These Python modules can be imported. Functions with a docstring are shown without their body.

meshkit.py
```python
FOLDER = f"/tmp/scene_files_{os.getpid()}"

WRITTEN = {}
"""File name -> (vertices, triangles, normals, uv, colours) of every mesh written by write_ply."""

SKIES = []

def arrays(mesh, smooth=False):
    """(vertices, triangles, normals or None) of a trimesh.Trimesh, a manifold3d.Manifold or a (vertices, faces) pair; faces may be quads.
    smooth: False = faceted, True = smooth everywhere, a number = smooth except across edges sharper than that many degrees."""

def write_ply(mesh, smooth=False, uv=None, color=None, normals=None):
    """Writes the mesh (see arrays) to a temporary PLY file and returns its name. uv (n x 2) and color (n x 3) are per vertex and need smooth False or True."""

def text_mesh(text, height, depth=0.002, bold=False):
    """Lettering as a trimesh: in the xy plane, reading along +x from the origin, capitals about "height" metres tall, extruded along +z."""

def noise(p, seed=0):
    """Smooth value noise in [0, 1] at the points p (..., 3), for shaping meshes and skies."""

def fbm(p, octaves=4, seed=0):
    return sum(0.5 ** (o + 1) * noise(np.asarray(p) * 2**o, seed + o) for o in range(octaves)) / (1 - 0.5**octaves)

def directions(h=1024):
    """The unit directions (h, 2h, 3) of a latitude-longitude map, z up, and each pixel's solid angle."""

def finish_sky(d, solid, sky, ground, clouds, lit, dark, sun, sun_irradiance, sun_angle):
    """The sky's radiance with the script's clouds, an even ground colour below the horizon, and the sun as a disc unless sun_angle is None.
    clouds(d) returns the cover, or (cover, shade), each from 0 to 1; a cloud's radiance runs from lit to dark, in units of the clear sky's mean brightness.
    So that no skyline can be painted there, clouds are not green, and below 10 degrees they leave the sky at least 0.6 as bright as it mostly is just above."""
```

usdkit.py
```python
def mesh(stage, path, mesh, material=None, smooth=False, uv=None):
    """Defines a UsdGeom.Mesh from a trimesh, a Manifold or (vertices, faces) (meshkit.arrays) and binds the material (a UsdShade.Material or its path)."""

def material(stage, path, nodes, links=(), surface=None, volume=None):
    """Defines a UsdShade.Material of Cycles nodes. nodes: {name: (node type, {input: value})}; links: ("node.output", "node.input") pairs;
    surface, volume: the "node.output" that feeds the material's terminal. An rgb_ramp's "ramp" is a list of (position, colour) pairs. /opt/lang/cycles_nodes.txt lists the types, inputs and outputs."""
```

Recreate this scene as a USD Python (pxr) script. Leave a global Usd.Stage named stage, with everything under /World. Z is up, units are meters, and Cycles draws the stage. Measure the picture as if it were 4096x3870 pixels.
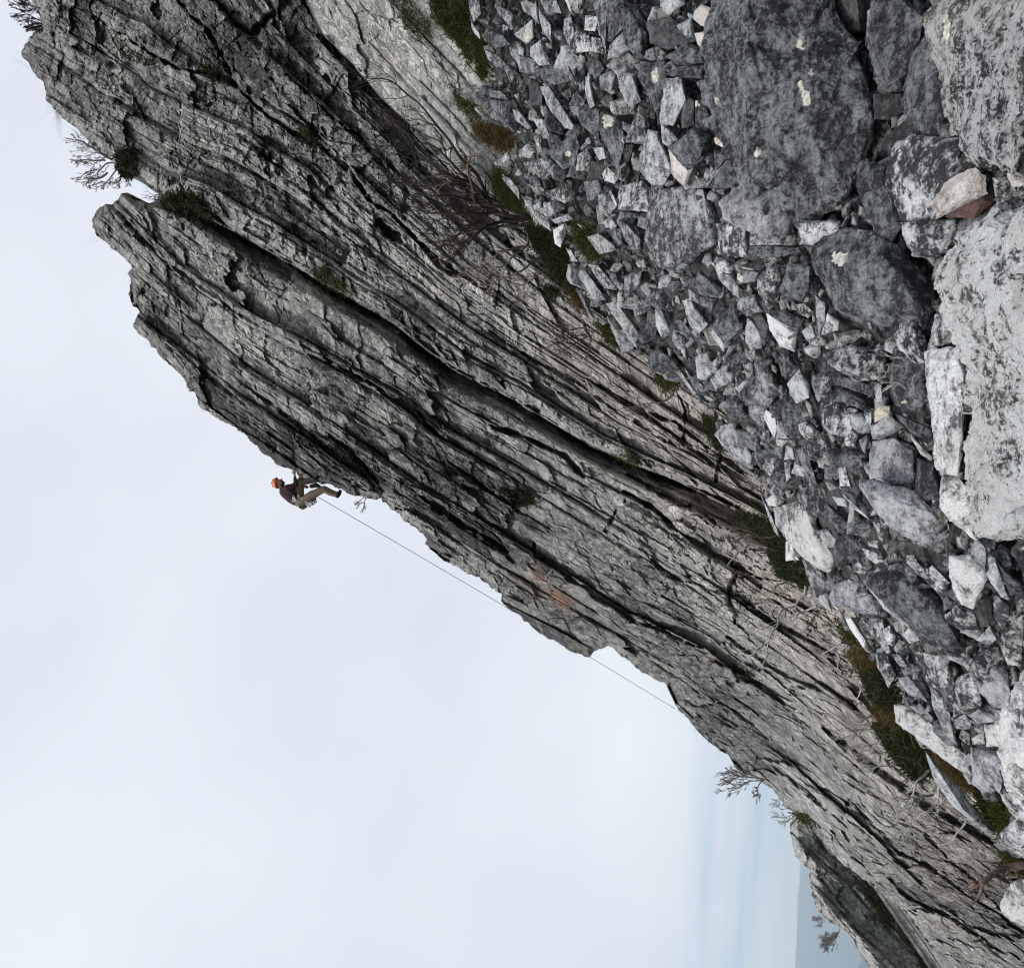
import math, random
import numpy as np
import trimesh
import manifold3d as m3
import shapely
from shapely.geometry import Polygon, LineString
from scipy.interpolate import RBFInterpolator
from scipy.spatial import cKDTree
from pxr import Usd, UsdGeom, UsdLux, UsdShade, Gf, Sdf, Vt
import usdkit, meshkit

# ------------------------------------------------------------------ stage, camera, sky, sun, exposure
stage = Usd.Stage.CreateInMemory()
UsdGeom.SetStageUpAxis(stage, UsdGeom.Tokens.z)
UsdGeom.SetStageMetersPerUnit(stage, 1.0)
world = UsdGeom.Xform.Define(stage, '/World')
stage.SetDefaultPrim(world.GetPrim())
UsdGeom.Scope.Define(stage, '/World/Looks')

F = 680.0                       # focal length in pixels of a 1024 px wide picture
PITCH = math.radians(26.1)
EYE = np.array([0.0, 0.0, 1.6])
FWD = np.array([0, math.cos(PITCH), math.sin(PITCH)])
UP = np.array([0, -math.sin(PITCH), math.cos(PITCH)])
RIGHT = np.array([1.0, 0, 0])
cam = UsdGeom.Camera.Define(stage, '/World/camera')     # held on its side: the picture's left is up
cam.CreateHorizontalApertureAttr(36.0)
cam.CreateVerticalApertureAttr(36.0 * 967 / 1024)
cam.CreateFocalLengthAttr(F / 1024 * 36.0)
cam.CreateClippingRangeAttr(Gf.Vec2f(0.05, 100000))
cam.AddTransformOp().Set(Gf.Matrix4d(*(-UP).tolist(), 0, *RIGHT.tolist(), 0, *(-FWD).tolist(), 0, *EYE.tolist(), 1))
cam.CreateExposureAttr(0.75)

SUN_DIR = np.array([-0.42, -0.62, 0.66]); SUN_DIR /= np.linalg.norm(SUN_DIR)
sun_el = math.asin(SUN_DIR[2]); sun_rot = math.atan2(SUN_DIR[0], SUN_DIR[1])
usdkit.material(stage, '/World/Looks/sky_material', {
    "co": ("texture_coordinate", {}),
    "sky": ("sky_texture", {"sky_type": "single_scattering", "sun_disc": False, "sun_elevation": sun_el, "sun_rotation": sun_rot}),
    "sep": ("separate_xyz", {}),
    "map": ("mapping", {"scale": (1.6, 1.6, 2.6), "location": (0.35, 0.1, 0.2)}),
    "n1": ("noise_texture", {"scale": 0.9, "detail": 3, "roughness": 0.45}),
    "veil": ("rgb_ramp", {"ramp": [(0.28, (6.2, 6.6, 7.3)), (0.45, (7.5, 7.9, 8.7)), (0.6, (8.3, 8.7, 9.4)), (0.72, (9.3, 9.6, 9.9))]}),
    "map2": ("mapping", {"scale": (1.2, 1.2, 14.0)}),
    "n2": ("noise_texture", {"scale": 1.5, "detail": 4, "roughness": 0.5}),
    "band": ("rgb_ramp", {"ramp": [(0.42, (3.2, 5.2, 7.6)), (0.5, (6.4, 7.3, 8.5)), (0.62, (8.9, 9.0, 9.2))]}),
    "low": ("map_range", {"range_type": "smoothstep", "from_min": 0.03, "from_max": 0.26, "to_min": 1.0, "to_max": 0.0, "clamp": True}),
    "m1": ("mix_color", {"use_clamp": False}),
    "hor": ("map_range", {"range_type": "smoothstep", "from_min": 0.0, "from_max": 0.12, "to_min": 0.9, "to_max": 0.0, "clamp": True}),
    "m2": ("mix_color", {"b": (14.5, 13.2, 12.2)}),
    "m3": ("mix_color", {"fac": 0.93}),
    "bg": ("background_shader", {"strength": 0.07}),
}, [("co.generated", "sky.vector"), ("co.generated", "sep.vector"), ("co.generated", "map.vector"), ("map.vector", "n1.vector"), ("n1.fac", "veil.fac"),
    ("co.generated", "map2.vector"), ("map2.vector", "n2.vector"), ("n2.fac", "band.fac"), ("sep.z", "low.value"), ("low.result", "m1.fac"),
    ("veil.color", "m1.a"), ("band.color", "m1.b"), ("sep.z", "hor.value"), ("hor.result", "m2.fac"), ("m1.result", "m2.a"),
    ("sky.color", "m3.a"), ("m2.result", "m3.b"), ("m3.result", "bg.color")], surface="bg.background")
dome = UsdLux.DomeLight.Define(stage, '/World/sky')
dome.GetPrim().SetCustomDataByKey('kind', 'structure')
UsdShade.MaterialBindingAPI.Apply(dome.GetPrim()).Bind(UsdShade.Material.Get(stage, '/World/Looks/sky_material'))
sun = UsdLux.DistantLight.Define(stage, '/World/sun')
sun.CreateIntensityAttr(0.4); sun.CreateAngleAttr(12.0); sun.CreateNormalizeAttr(True); sun.CreateColorAttr(Gf.Vec3f(1.0, 0.96, 0.9))
zx = SUN_DIR; xx = np.cross([0, 0, 1.0], zx); xx /= np.linalg.norm(xx); yx = np.cross(zx, xx)
sun.AddTransformOp().Set(Gf.Matrix4d(*xx.tolist(), 0, *yx.tolist(), 0, *zx.tolist(), 0, 0, 0, 0, 1))

# ------------------------------------------------------------------ helpers
def rays(px, py):
    px = np.asarray(px, float); py = np.asarray(py, float)
    a = (483.5 - py) / F; b = (512.0 - px) / F
    return FWD + a[..., None] * RIGHT + b[..., None] * UP

def at(px, py, d):
    return EYE + rays(px, py) * np.asarray(d, float)[..., None]

used = {}
def numbered(parent, name):
    k = parent + '/' + name
    n = used.get(k, -1) + 1; used[k] = n
    return k if n == 0 else f'{k}_{n:03d}'

def vnormals(v, f):
    n = np.zeros_like(v)
    c = np.cross(v[f[:, 1]] - v[f[:, 0]], v[f[:, 2]] - v[f[:, 0]])
    for k in range(3):
        for j in range(3):
            n[:, j] += np.bincount(f[:, k], c[:, j], len(v))
    l = np.linalg.norm(n, axis=1, keepdims=True)
    return np.where(l > 0, n / np.maximum(l, 1e-30), [0, 0, 1.0])

def put(path, v, f, mat, normals=None, floats={}, vecs={}):
    m = UsdGeom.Mesh.Define(stage, path)
    m.CreatePointsAttr(Vt.Vec3fArray.FromNumpy(np.ascontiguousarray(v, np.float32)))
    m.CreateFaceVertexCountsAttr(Vt.IntArray.FromNumpy(np.full(len(f), 3, np.int32)))
    m.CreateFaceVertexIndicesAttr(Vt.IntArray.FromNumpy(np.ascontiguousarray(f, np.int32).ravel()))
    m.CreateSubdivisionSchemeAttr('none')
    if normals is not None:
        m.CreateNormalsAttr(Vt.Vec3fArray.FromNumpy(np.ascontiguousarray(normals, np.float32)))
        m.SetNormalsInterpolation('vertex')
    api = UsdGeom.PrimvarsAPI(m)
    for k, x in floats.items():
        api.CreatePrimvar(k, Sdf.ValueTypeNames.FloatArray, 'vertex').Set(Vt.FloatArray.FromNumpy(np.ascontiguousarray(x, np.float32)))
    for k, x in vecs.items():
        api.CreatePrimvar(k, Sdf.ValueTypeNames.Float3Array, 'vertex').Set(Vt.Vec3fArray.FromNumpy(np.ascontiguousarray(x, np.float32)))
    UsdShade.MaterialBindingAPI.Apply(m.GetPrim()).Bind(mat)
    return m.GetPrim()

def tag(p, label=None, cat=None, group=None, kind=None):
    for k, x in (('label', label), ('category', cat), ('group', group), ('kind', kind)):
        if x: p.SetCustomDataByKey(k, x)
    return p

def thing(name, label, cat, group=None):
    path = numbered('/World', name)
    p = UsdGeom.Xform.Define(stage, path).GetPrim()
    return tag(p, label, cat, group)

def part(parent, name, v, f, mat, smooth=True, **kw):
    return put(numbered(str(parent.GetPath()), name), v, f, mat, vnormals(v, f) if smooth else None, **kw)

def solo(name, v, f, mat, label=None, cat=None, group=None, kind=None, smooth=True, **kw):
    return tag(put(numbered('/World', name), v, f, mat, vnormals(v, f) if smooth else None, **kw), label, cat, group, kind)

def tubes(lines, sides=5):
    """lines: (points, radii); one mesh of capped tubes"""
    V, Fc, o = [], [], 0
    for p, r in lines:
        p = np.asarray(p, float); r = np.broadcast_to(r, (len(p),))
        t = np.gradient(p, axis=0); t /= np.linalg.norm(t, axis=1, keepdims=True) + 1e-12
        a = np.cross(t, np.where(np.abs(t[:, 2:]) < 0.9, [0, 0, 1.0], [1.0, 0, 0])); a /= np.linalg.norm(a, axis=1, keepdims=True) + 1e-12
        b = np.cross(t, a); an = np.arange(sides) * 2 * math.pi / sides
        v = p[:, None] + r[:, None, None] * (np.cos(an)[None, :, None] * a[:, None] + np.sin(an)[None, :, None] * b[:, None])
        i, j = np.meshgrid(np.arange(len(p) - 1), np.arange(sides), indexing='ij')
        q = np.stack([i * sides + j, i * sides + (j + 1) % sides, (i + 1) * sides + (j + 1) % sides, (i + 1) * sides + j], -1).reshape(-1, 4)
        f = np.vstack([q[:, [0, 1, 2]], q[:, [0, 2, 3]]])
        e = (len(p) - 1) * sides
        cap = [[0, k + 1, k] for k in range(1, sides - 1)] + [[e, e + k, e + k + 1] for k in range(1, sides - 1)]
        V.append(v.reshape(-1, 3)); Fc.append(np.vstack([f, cap]) + o); o += len(p) * sides
    return np.vstack(V), np.vstack(Fc)

def smoothline(p, n):
    p = np.asarray(p, float)
    if len(p) < 3:
        return p[0] + np.linspace(0, 1, n)[:, None] * (p[-1] - p[0])
    s = np.r_[0, np.cumsum(np.linalg.norm(np.diff(p, axis=0), axis=1))]
    from scipy.interpolate import PchipInterpolator
    return PchipInterpolator(s, p)(np.linspace(0, s[-1], n))

def hashf(i, seed=0):
    i = np.asarray(i).astype(np.int64)
    h = (i * 374761393 + seed * 668265263 + 1274126177) & 0xFFFFFFFF
    h = ((h ^ (h >> 15)) * 2246822519) & 0xFFFFFFFF
    h = ((h ^ (h >> 13)) * 3266489917) & 0xFFFFFFFF
    return ((h ^ (h >> 16)) & 0xFFFFFF) / 16777215.0

def cells(x, jit, seed):
    """1-D cells of uneven width: (index, position 0..1 in the cell, distance to the nearest edge in x units)"""
    i = np.floor(x)
    b = lambda k: k + jit * (hashf(k, seed) - 0.5)
    i = np.where(x < b(i), i - 1, np.where(x >= b(i + 1), i + 1, i))
    lo, hi = b(i), b(i + 1)
    return i, (x - lo) / (hi - lo), np.minimum(x - lo, hi - x)

nz = meshkit.noise
fbm = meshkit.fbm
def sm(x, a, b):
    t = np.clip((x - a) / (b - a), 0, 1); return t * t * (3 - 2 * t)

# ------------------------------------------------------------------ materials
LK = '/World/Looks/'
def rock_look(name, dark, light, lo, hi, scale=9.0, cream=0.0, rnd=0.25, bump=0.5, warm=(0.30, 0.26, 0.22), warmth=0.0, island=False, crack=0.0, crack_scale=3.0, streak=0.22, grain=0.35):
    """lichened quartzite: light rock with a dark crust of lichen, bedding streaks turned differently in each stone, fracture lines, cream lichen, fine grain"""
    n = {"g": ("geometry", {}), "oi": ("object_info", {}),
         "rm": ("math", {"math_type": "multiply", "value2": 6.2}), "rx": ("combine_xyz", {}), "mp": ("mapping", {"scale": (1.0, 1.0, 5.0)}),
         "n0": ("noise_texture", {"scale": scale * 0.35, "detail": 6, "roughness": 0.6}),
         "n1": ("noise_texture", {"scale": scale, "detail": 9, "roughness": 0.74, "distortion": 0.35}),
         "n2": ("noise_texture", {"scale": scale * 0.2, "detail": 4, "roughness": 0.6}),
         "n3": ("noise_texture", {"scale": scale * 4.0, "detail": 5, "roughness": 0.72}),
         "a0": ("math", {"math_type": "multiply_add", "value2": streak * 2, "value3": -streak}),
         "a1": ("math", {"math_type": "multiply_add", "value2": 0.55, "value3": -0.275}),
         "a2": ("math", {"math_type": "add"}), "a2b": ("math", {"math_type": "add"}),
         "a3": ("math", {"math_type": "multiply_add", "value2": 0.5, "value3": -0.25}),
         "a4": ("math", {"math_type": "add"}),
         "cr": ("rgb_ramp", {"ramp": [(lo - 0.12, tuple(0.8 * np.array(dark))), (lo, dark), (0.5 * (lo + hi), tuple(0.45 * np.array(dark) + 0.55 * np.array(light))), (hi, light), (hi + 0.15, tuple(np.minimum(1.12 * np.array(light), 0.75)))]}),
         "sc": ("math", {"math_type": "multiply_add", "value2": rnd, "value3": 1 - rnd / 2}),
         "gn": ("noise_texture", {"scale": scale * 11, "detail": 3, "roughness": 0.75}),
         "gv": ("map_range", {"from_min": 0.32, "from_max": 0.68, "to_min": 1 - grain, "to_max": 1 + grain, "clamp": True}),
         "gm": ("math", {"math_type": "multiply"}),
         "hs": ("hsv", {}),
         "vd": ("noise_texture", {"scale": crack_scale * 1.6, "detail": 4, "roughness": 0.6}),
         "vs": ("vector_math", {"math_type": "multiply_add", "vector2": (0.22 / crack_scale * 3, 0.22 / crack_scale * 3, 0.22 / crack_scale * 3)}),
         "vo": ("voronoi_texture", {"feature": "distance_to_edge", "scale": crack_scale}),
         "vr": ("map_range", {"from_min": 0.0, "from_max": 0.045, "to_min": 1 - crack, "to_max": 1.0, "clamp": True}),
         "vm": ("math", {"math_type": "multiply"}),
         "wn": ("noise_texture", {"scale": 2.2, "detail": 4}),
         "wr": ("map_range", {"from_min": 0.5, "from_max": 0.75, "to_min": 0.0, "to_max": warmth, "clamp": True}),
         "wm": ("mix_color", {"b": warm}),
         "cn": ("noise_texture", {"scale": 4.3, "detail": 9, "roughness": 0.68, "distortion": 0.5}),
         "ct": ("map_range", {"from_min": 0.715 - 0.1 * cream, "from_max": 0.75 - 0.1 * cream, "to_min": 0.0, "to_max": 0.85 if cream > 0 else 0.0, "clamp": True}),
         "cm": ("mix_color", {"b": (0.55, 0.54, 0.48)}),
         "b1": ("bump", {"strength": bump, "distance": 0.035}),
         "b2": ("bump", {"strength": bump, "distance": 0.012}),
         "b3": ("bump", {"strength": 0.8 if crack else 0.0, "distance": 0.02}),
         "p": ("principled_bsdf", {"roughness": 0.86, "specular_ior_level": 0.25})}
    rsrc = "g.random_per_island" if island else "oi.random"
    l = [("g.position", k + ".vector") for k in ("n1", "n2", "n3", "wn", "cn", "gn", "vd")]
    l += [(rsrc, "rm.value1"), ("rm.value", "rx.x"), ("rm.value", "rx.y"), ("rx.vector", "mp.rotation"), ("g.position", "mp.vector"), ("mp.vector", "n0.vector"),
         ("n0.fac", "a0.value1"), ("n2.fac", "a1.value1"), ("n1.fac", "a2.value1"), ("a1.value", "a2.value2"), ("a2.value", "a2b.value1"), ("a0.value", "a2b.value2"),
         ("n3.fac", "a3.value1"), ("a2b.value", "a4.value1"), ("a3.value", "a4.value2"), ("a4.value", "cr.fac"),
         (rsrc, "sc.value1"), ("gn.fac", "gv.value"), ("gv.result", "gm.value1"), ("sc.value", "gm.value2"),
         ("vd.color", "vs.vector1"), ("g.position", "vs.vector3"), ("vs.vector", "vo.vector"), ("vo.distance", "vr.value"), ("gm.value", "vm.value1"), ("vr.result", "vm.value2"),
         ("cr.color", "hs.color"), ("vm.value", "hs.value"),
         ("hs.color", "wm.a"), ("wn.fac", "wr.value"), ("wr.result", "wm.fac"), ("wm.result", "cm.a"), ("cn.fac", "ct.value"), ("ct.result", "cm.fac"), ("cm.result", "p.base_color"),
         ("a2b.value", "b1.height"), ("n3.fac", "b2.height"), ("vr.result", "b3.height"), ("b1.normal", "b2.normal"), ("b2.normal", "b3.normal"), ("b3.normal", "p.normal")]
    return usdkit.material(stage, LK + name, n, l, surface="p.BSDF")

STONE = {
    'W': rock_look('white_stone', (0.09, 0.09, 0.095), (0.57, 0.57, 0.57), 0.34, 0.51, 14.0, warmth=0.3, warm=(0.50, 0.45, 0.37)),
    'V': rock_look('near_white_stone', (0.075, 0.075, 0.08), (0.72, 0.72, 0.72), 0.375, 0.485, 24.0, bump=0.9, warmth=0.3, warm=(0.52, 0.48, 0.41), streak=0.2, grain=0.25),
    'X': rock_look('near_speckled_stone', (0.05, 0.05, 0.055), (0.64, 0.64, 0.645), 0.43, 0.55, 26.0, bump=0.9, warmth=0.3, warm=(0.5, 0.46, 0.38), streak=0.25, grain=0.25),
    'P': rock_look('pale_stone', (0.09, 0.092, 0.10), (0.46, 0.467, 0.48), 0.37, 0.60, 15.0, warmth=0.2, warm=(0.44, 0.40, 0.33)),
    'L': rock_look('lilac_stone', (0.10, 0.10, 0.11), (0.40, 0.40, 0.425), 0.38, 0.62, 18.0, cream=0.2),
    'M': rock_look('grey_stone', (0.05, 0.051, 0.055), (0.42, 0.425, 0.44), 0.42, 0.66, 16.0, cream=0.2),
    'S': rock_look('speckled_stone', (0.038, 0.038, 0.042), (0.54, 0.54, 0.545), 0.43, 0.63, 20.0, cream=0.1),
    'D': rock_look('dark_stone', (0.034, 0.035, 0.039), (0.32, 0.33, 0.355), 0.42, 0.72, 19.0, cream=0.5, bump=0.8),
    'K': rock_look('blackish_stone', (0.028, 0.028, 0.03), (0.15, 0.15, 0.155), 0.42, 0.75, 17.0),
    'C': rock_look('cream_stone', (0.26, 0.22, 0.16), (0.60, 0.55, 0.45), 0.3, 0.5, 12.0),
    'R': rock_look('pinkish_stone', (0.22, 0.18, 0.165), (0.54, 0.50, 0.47), 0.30, 0.50, 14.0, warmth=0.6, warm=(0.42, 0.31, 0.25)),
    'B': rock_look('rusty_stone', (0.06, 0.04, 0.035), (0.16, 0.10, 0.085), 0.35, 0.65, 9.0),
}
STONE_I = {'M': rock_look('grey_scree', (0.04, 0.04, 0.044), (0.42, 0.425, 0.44), 0.42, 0.66, 18.0, rnd=0.8, island=True, warmth=0.3, warm=(0.2, 0.15, 0.11)),
           'P': rock_look('pale_scree', (0.09, 0.09, 0.095), (0.48, 0.484, 0.492), 0.36, 0.58, 16.0, rnd=0.4, island=True, warmth=0.3, warm=(0.42, 0.36, 0.28)),
           'S': rock_look('speckled_scree', (0.035, 0.035, 0.04), (0.52, 0.52, 0.525), 0.43, 0.64, 20.0, rnd=0.5, island=True)}
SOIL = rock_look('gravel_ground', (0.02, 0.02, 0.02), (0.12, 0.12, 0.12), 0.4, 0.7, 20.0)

def cliff_look(name):
    n = {"co": ("attribute", {"attribute": "rockco"}), "to": ("attribute", {"attribute": "tone"}), "st": ("attribute", {"attribute": "stain"}), "wa": ("attribute", {"attribute": "warm"}), "wx": ("math", {"math_type": "multiply_add", "value2": 0.55, "use_clamp": True}), "g": ("geometry", {}),
         "n1": ("noise_texture", {"scale": 7.0, "detail": 9, "roughness": 0.8, "distortion": 0.4}),
         "n2": ("noise_texture", {"scale": 0.75, "detail": 4, "roughness": 0.6}),
         "n3": ("noise_texture", {"scale": 26.0, "detail": 4, "roughness": 0.75}),
         "t1": ("math", {"math_type": "multiply_add", "value2": 0.46, "value3": -0.175}),
         "a1": ("math", {"math_type": "add"}),
         "a2": ("math", {"math_type": "multiply_add", "value2": 0.3, "value3": -0.15}),
         "a3": ("math", {"math_type": "add"}),
         "a4": ("math", {"math_type": "multiply_add", "value2": 0.6, "value3": -0.3}),
         "a5": ("math", {"math_type": "add"}),
         "cr": ("rgb_ramp", {"ramp": [(0.30, (0.055, 0.054, 0.056)), (0.40, (0.14, 0.138, 0.138)), (0.48, (0.33, 0.325, 0.316)), (0.62, (0.52, 0.508, 0.485)), (0.8, (0.60, 0.585, 0.555))]}),
         "wn": ("noise_texture", {"scale": 0.55, "detail": 5, "roughness": 0.6}),
         "wr": ("map_range", {"from_min": 0.5, "from_max": 0.75, "to_min": 0.0, "to_max": 0.5, "clamp": True}),
         "wm": ("mix_color", {"blend_type": "multiply", "b": (1.0, 0.88, 0.80)}),
         "sn": ("noise_texture", {"scale": 2.5, "detail": 5, "roughness": 0.6}),
         "sf": ("math", {"math_type": "multiply"}),
         "sr": ("map_range", {"from_min": 0.1, "from_max": 0.72, "to_min": 0.0, "to_max": 0.9, "clamp": True}),
         "sm": ("mix_color", {"b": (0.36, 0.17, 0.085)}),
         "dd": ("noise_texture", {"scale": 5.0, "detail": 4, "roughness": 0.65}),
         "ds": ("vector_math", {"math_type": "multiply_add", "vector2": (0.34, 0.34, 0.34)}),
         "v1": ("voronoi_texture", {"feature": "f1", "scale": 7.0}),
         "v2": ("voronoi_texture", {"feature": "distance_to_edge", "scale": 7.0}),
         "v3": ("voronoi_texture", {"feature": "distance_to_edge", "scale": 18.0}),
         "vc": ("separate_xyz", {}),
         "vv": ("map_range", {"from_min": 0.0, "from_max": 1.0, "to_min": 0.68, "to_max": 1.30}),
         "e2": ("map_range", {"from_min": 0.0, "from_max": 0.05, "to_min": 0.55, "to_max": 1.0, "clamp": True}),
         "e3": ("map_range", {"from_min": 0.0, "from_max": 0.07, "to_min": 0.66, "to_max": 1.0, "clamp": True}),
         "x1": ("math", {"math_type": "multiply"}), "x2": ("math", {"math_type": "multiply"}),
         "hs": ("hsv", {}),
         "bh": ("math", {"math_type": "multiply_add", "value2": 0.35}),
         "b1": ("bump", {"strength": 0.8, "distance": 0.09}),
         "b2": ("bump", {"strength": 0.6, "distance": 0.02}),
         "b3": ("bump", {"strength": 0.9, "distance": 0.05}),
         "p": ("principled_bsdf", {"roughness": 0.88, "specular_ior_level": 0.2})}
    l = [("co.vector", "n1.vector"), ("co.vector", "n2.vector"), ("g.position", "n3.vector"), ("g.position", "wn.vector"), ("g.position", "sn.vector"),
         ("to.fac", "t1.value1"), ("t1.value", "a1.value1"), ("n1.fac", "a1.value2"), ("n2.fac", "a2.value1"), ("a1.value", "a3.value1"), ("a2.value", "a3.value2"),
         ("n3.fac", "a4.value1"), ("a3.value", "a5.value1"), ("a4.value", "a5.value2"), ("a5.value", "cr.fac"),
         ("cr.color", "wm.a"), ("wn.fac", "wr.value"), ("wa.fac", "wx.value1"), ("wr.result", "wx.value3"), ("wx.value", "wm.fac"),
         ("sn.fac", "sf.value1"), ("st.fac", "sf.value2"), ("sf.value", "sr.value"), ("sr.result", "sm.fac"), ("wm.result", "hs.color"), ("hs.color", "sm.a"), ("sm.result", "p.base_color"),
         ("co.vector", "dd.vector"), ("dd.color", "ds.vector1"), ("co.vector", "ds.vector3"), ("ds.vector", "v1.vector"), ("ds.vector", "v2.vector"), ("ds.vector", "v3.vector"),
         ("v1.color", "vc.vector"), ("vc.x", "vv.value"), ("v2.distance", "e2.value"), ("v3.distance", "e3.value"), ("e2.result", "x1.value1"), ("e3.result", "x1.value2"),
         ("x1.value", "x2.value1"), ("vv.result", "x2.value2"), ("x2.value", "hs.value"),
         ("vc.y", "bh.value1"), ("x1.value", "bh.value3"),
         ("n1.fac", "b1.height"), ("n3.fac", "b2.height"), ("bh.value", "b3.height"), ("b1.normal", "b2.normal"), ("b2.normal", "b3.normal"), ("b3.normal", "p.normal")]
    return usdkit.material(stage, LK + name, n, l, surface="p.BSDF")
CLIFF = cliff_look('quartzite_cliff')

def plain(name, c, rough=0.7, spec=0.3, var=0.25, scale=30.0, trans=0.0):
    c = np.array(c)
    n = {"g": ("geometry", {}), "n": ("noise_texture", {"scale": scale, "detail": 4}), "r": ("rgb_ramp", {"ramp": [(0.3, tuple(c * (1 - var))), (0.7, tuple(c * (1 + var)))]}),
         "p": ("principled_bsdf", {"roughness": rough, "specular_ior_level": spec})}
    l = [("g.position", "n.vector"), ("n.fac", "r.fac"), ("r.color", "p.base_color")]
    out = "p.BSDF"
    if trans:
        n["t"] = ("translucent_bsdf", {}); n["m"] = ("mix_closure", {"fac": trans})
        l += [("r.color", "t.color"), ("p.BSDF", "m.closure1"), ("t.BSDF", "m.closure2")]; out = "m.closure"
    return usdkit.material(stage, LK + name, n, l, surface=out)

def blade_look(name, c1, c2, c3):
    n = {"g": ("geometry", {}), "r": ("rgb_ramp", {"ramp": [(0.0, c1), (0.5, c2), (1.0, c3)]}), "p": ("principled_bsdf", {"roughness": 0.6, "specular_ior_level": 0.2}),
         "t": ("translucent_bsdf", {}), "m": ("mix_closure", {"fac": 0.25})}
    return usdkit.material(stage, LK + name, n, [("g.random_per_island", "r.fac"), ("r.color", "p.base_color"), ("r.color", "t.color"), ("p.BSDF", "m.closure1"), ("t.BSDF", "m.closure2")], surface="m.closure")
GREEN = blade_look('heath_green', (0.05, 0.052, 0.012), (0.125, 0.12, 0.03), (0.31, 0.26, 0.10))
DEEP = blade_look('moss_green', (0.024, 0.030, 0.008), (0.075, 0.080, 0.020), (0.19, 0.175, 0.06))
GOLD = blade_look('dry_grass', (0.10, 0.065, 0.025), (0.19, 0.13, 0.05), (0.30, 0.23, 0.11))
BARK_D = plain('dark_bark', (0.045, 0.034, 0.03), 0.85, 0.1, 0.4, 40)
BARK_P = plain('bleached_wood', (0.36, 0.335, 0.315), 0.8, 0.15, 0.35, 40)
BARK_G = plain('grey_twig', (0.17, 0.16, 0.155), 0.85, 0.1, 0.35, 40)
BARK_B = plain('brown_bark', (0.17, 0.125, 0.10), 0.85, 0.1, 0.4, 40)
BARK_O = plain('orange_bark', (0.30, 0.15, 0.06), 0.85, 0.1, 0.4, 40)

# ------------------------------------------------------------------ the cliff
def arr(s):
    return np.array([[float(x) for x in p.split(',')] for p in s.split()])

SKYLINE = arr("150,-200 135,0 162,99 120,150 81,208 110,250 141,303 165,310 176,360 182,362 187,402 240,458 310,522 381,585 440,627 465,677 540,690 557,698 599,740 645,778 640,800 600,812 560,805 508,768 486,775 470,800 451,811 423,814 388,839 363,881 384,938 423,973 479,1015 529,1072 511,1093 525,1128 511,1177 529,1213 557,1248 532,1297 543,1321 592,1363 620,1399 656,1441 712,1490 747,1533 755,1560 775,1570 797,1624 846,1660 924,1702 980,1737 1043,1800 1079,1829 1128,1867 1150,1870 1198,1905 1240,1925 1304,1934 1354,1956 1399,1970 1427,1984 1504,1998 1525,1991 1547,2019 1596,2058 1638,2097 1709,2153 1698,2174 1751,2223 1836,2273 1913,2308 1984,2357 2012,2386 2001,2400 2040,2435 2090,2470 2146,2520 2238,2575 2301,2612 2357,2633 2379,2605 2417,2591 2430,2580 2456,2598 2513,2640 2569,2683 2639,2725 2690,2745 2703,2788 2696,2817 2731,2852 2759,2887 2802,2937 2858,2986 2936,3035 2936,3056 2971,3092 3027,3120 3091,3155 3147,3219 3185,3255 3260,3330 3330,3420 3410,3480 3500,3550 3560,3600 3640,3670 3720,3780 3760,3867 3850,4060") / 4
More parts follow.
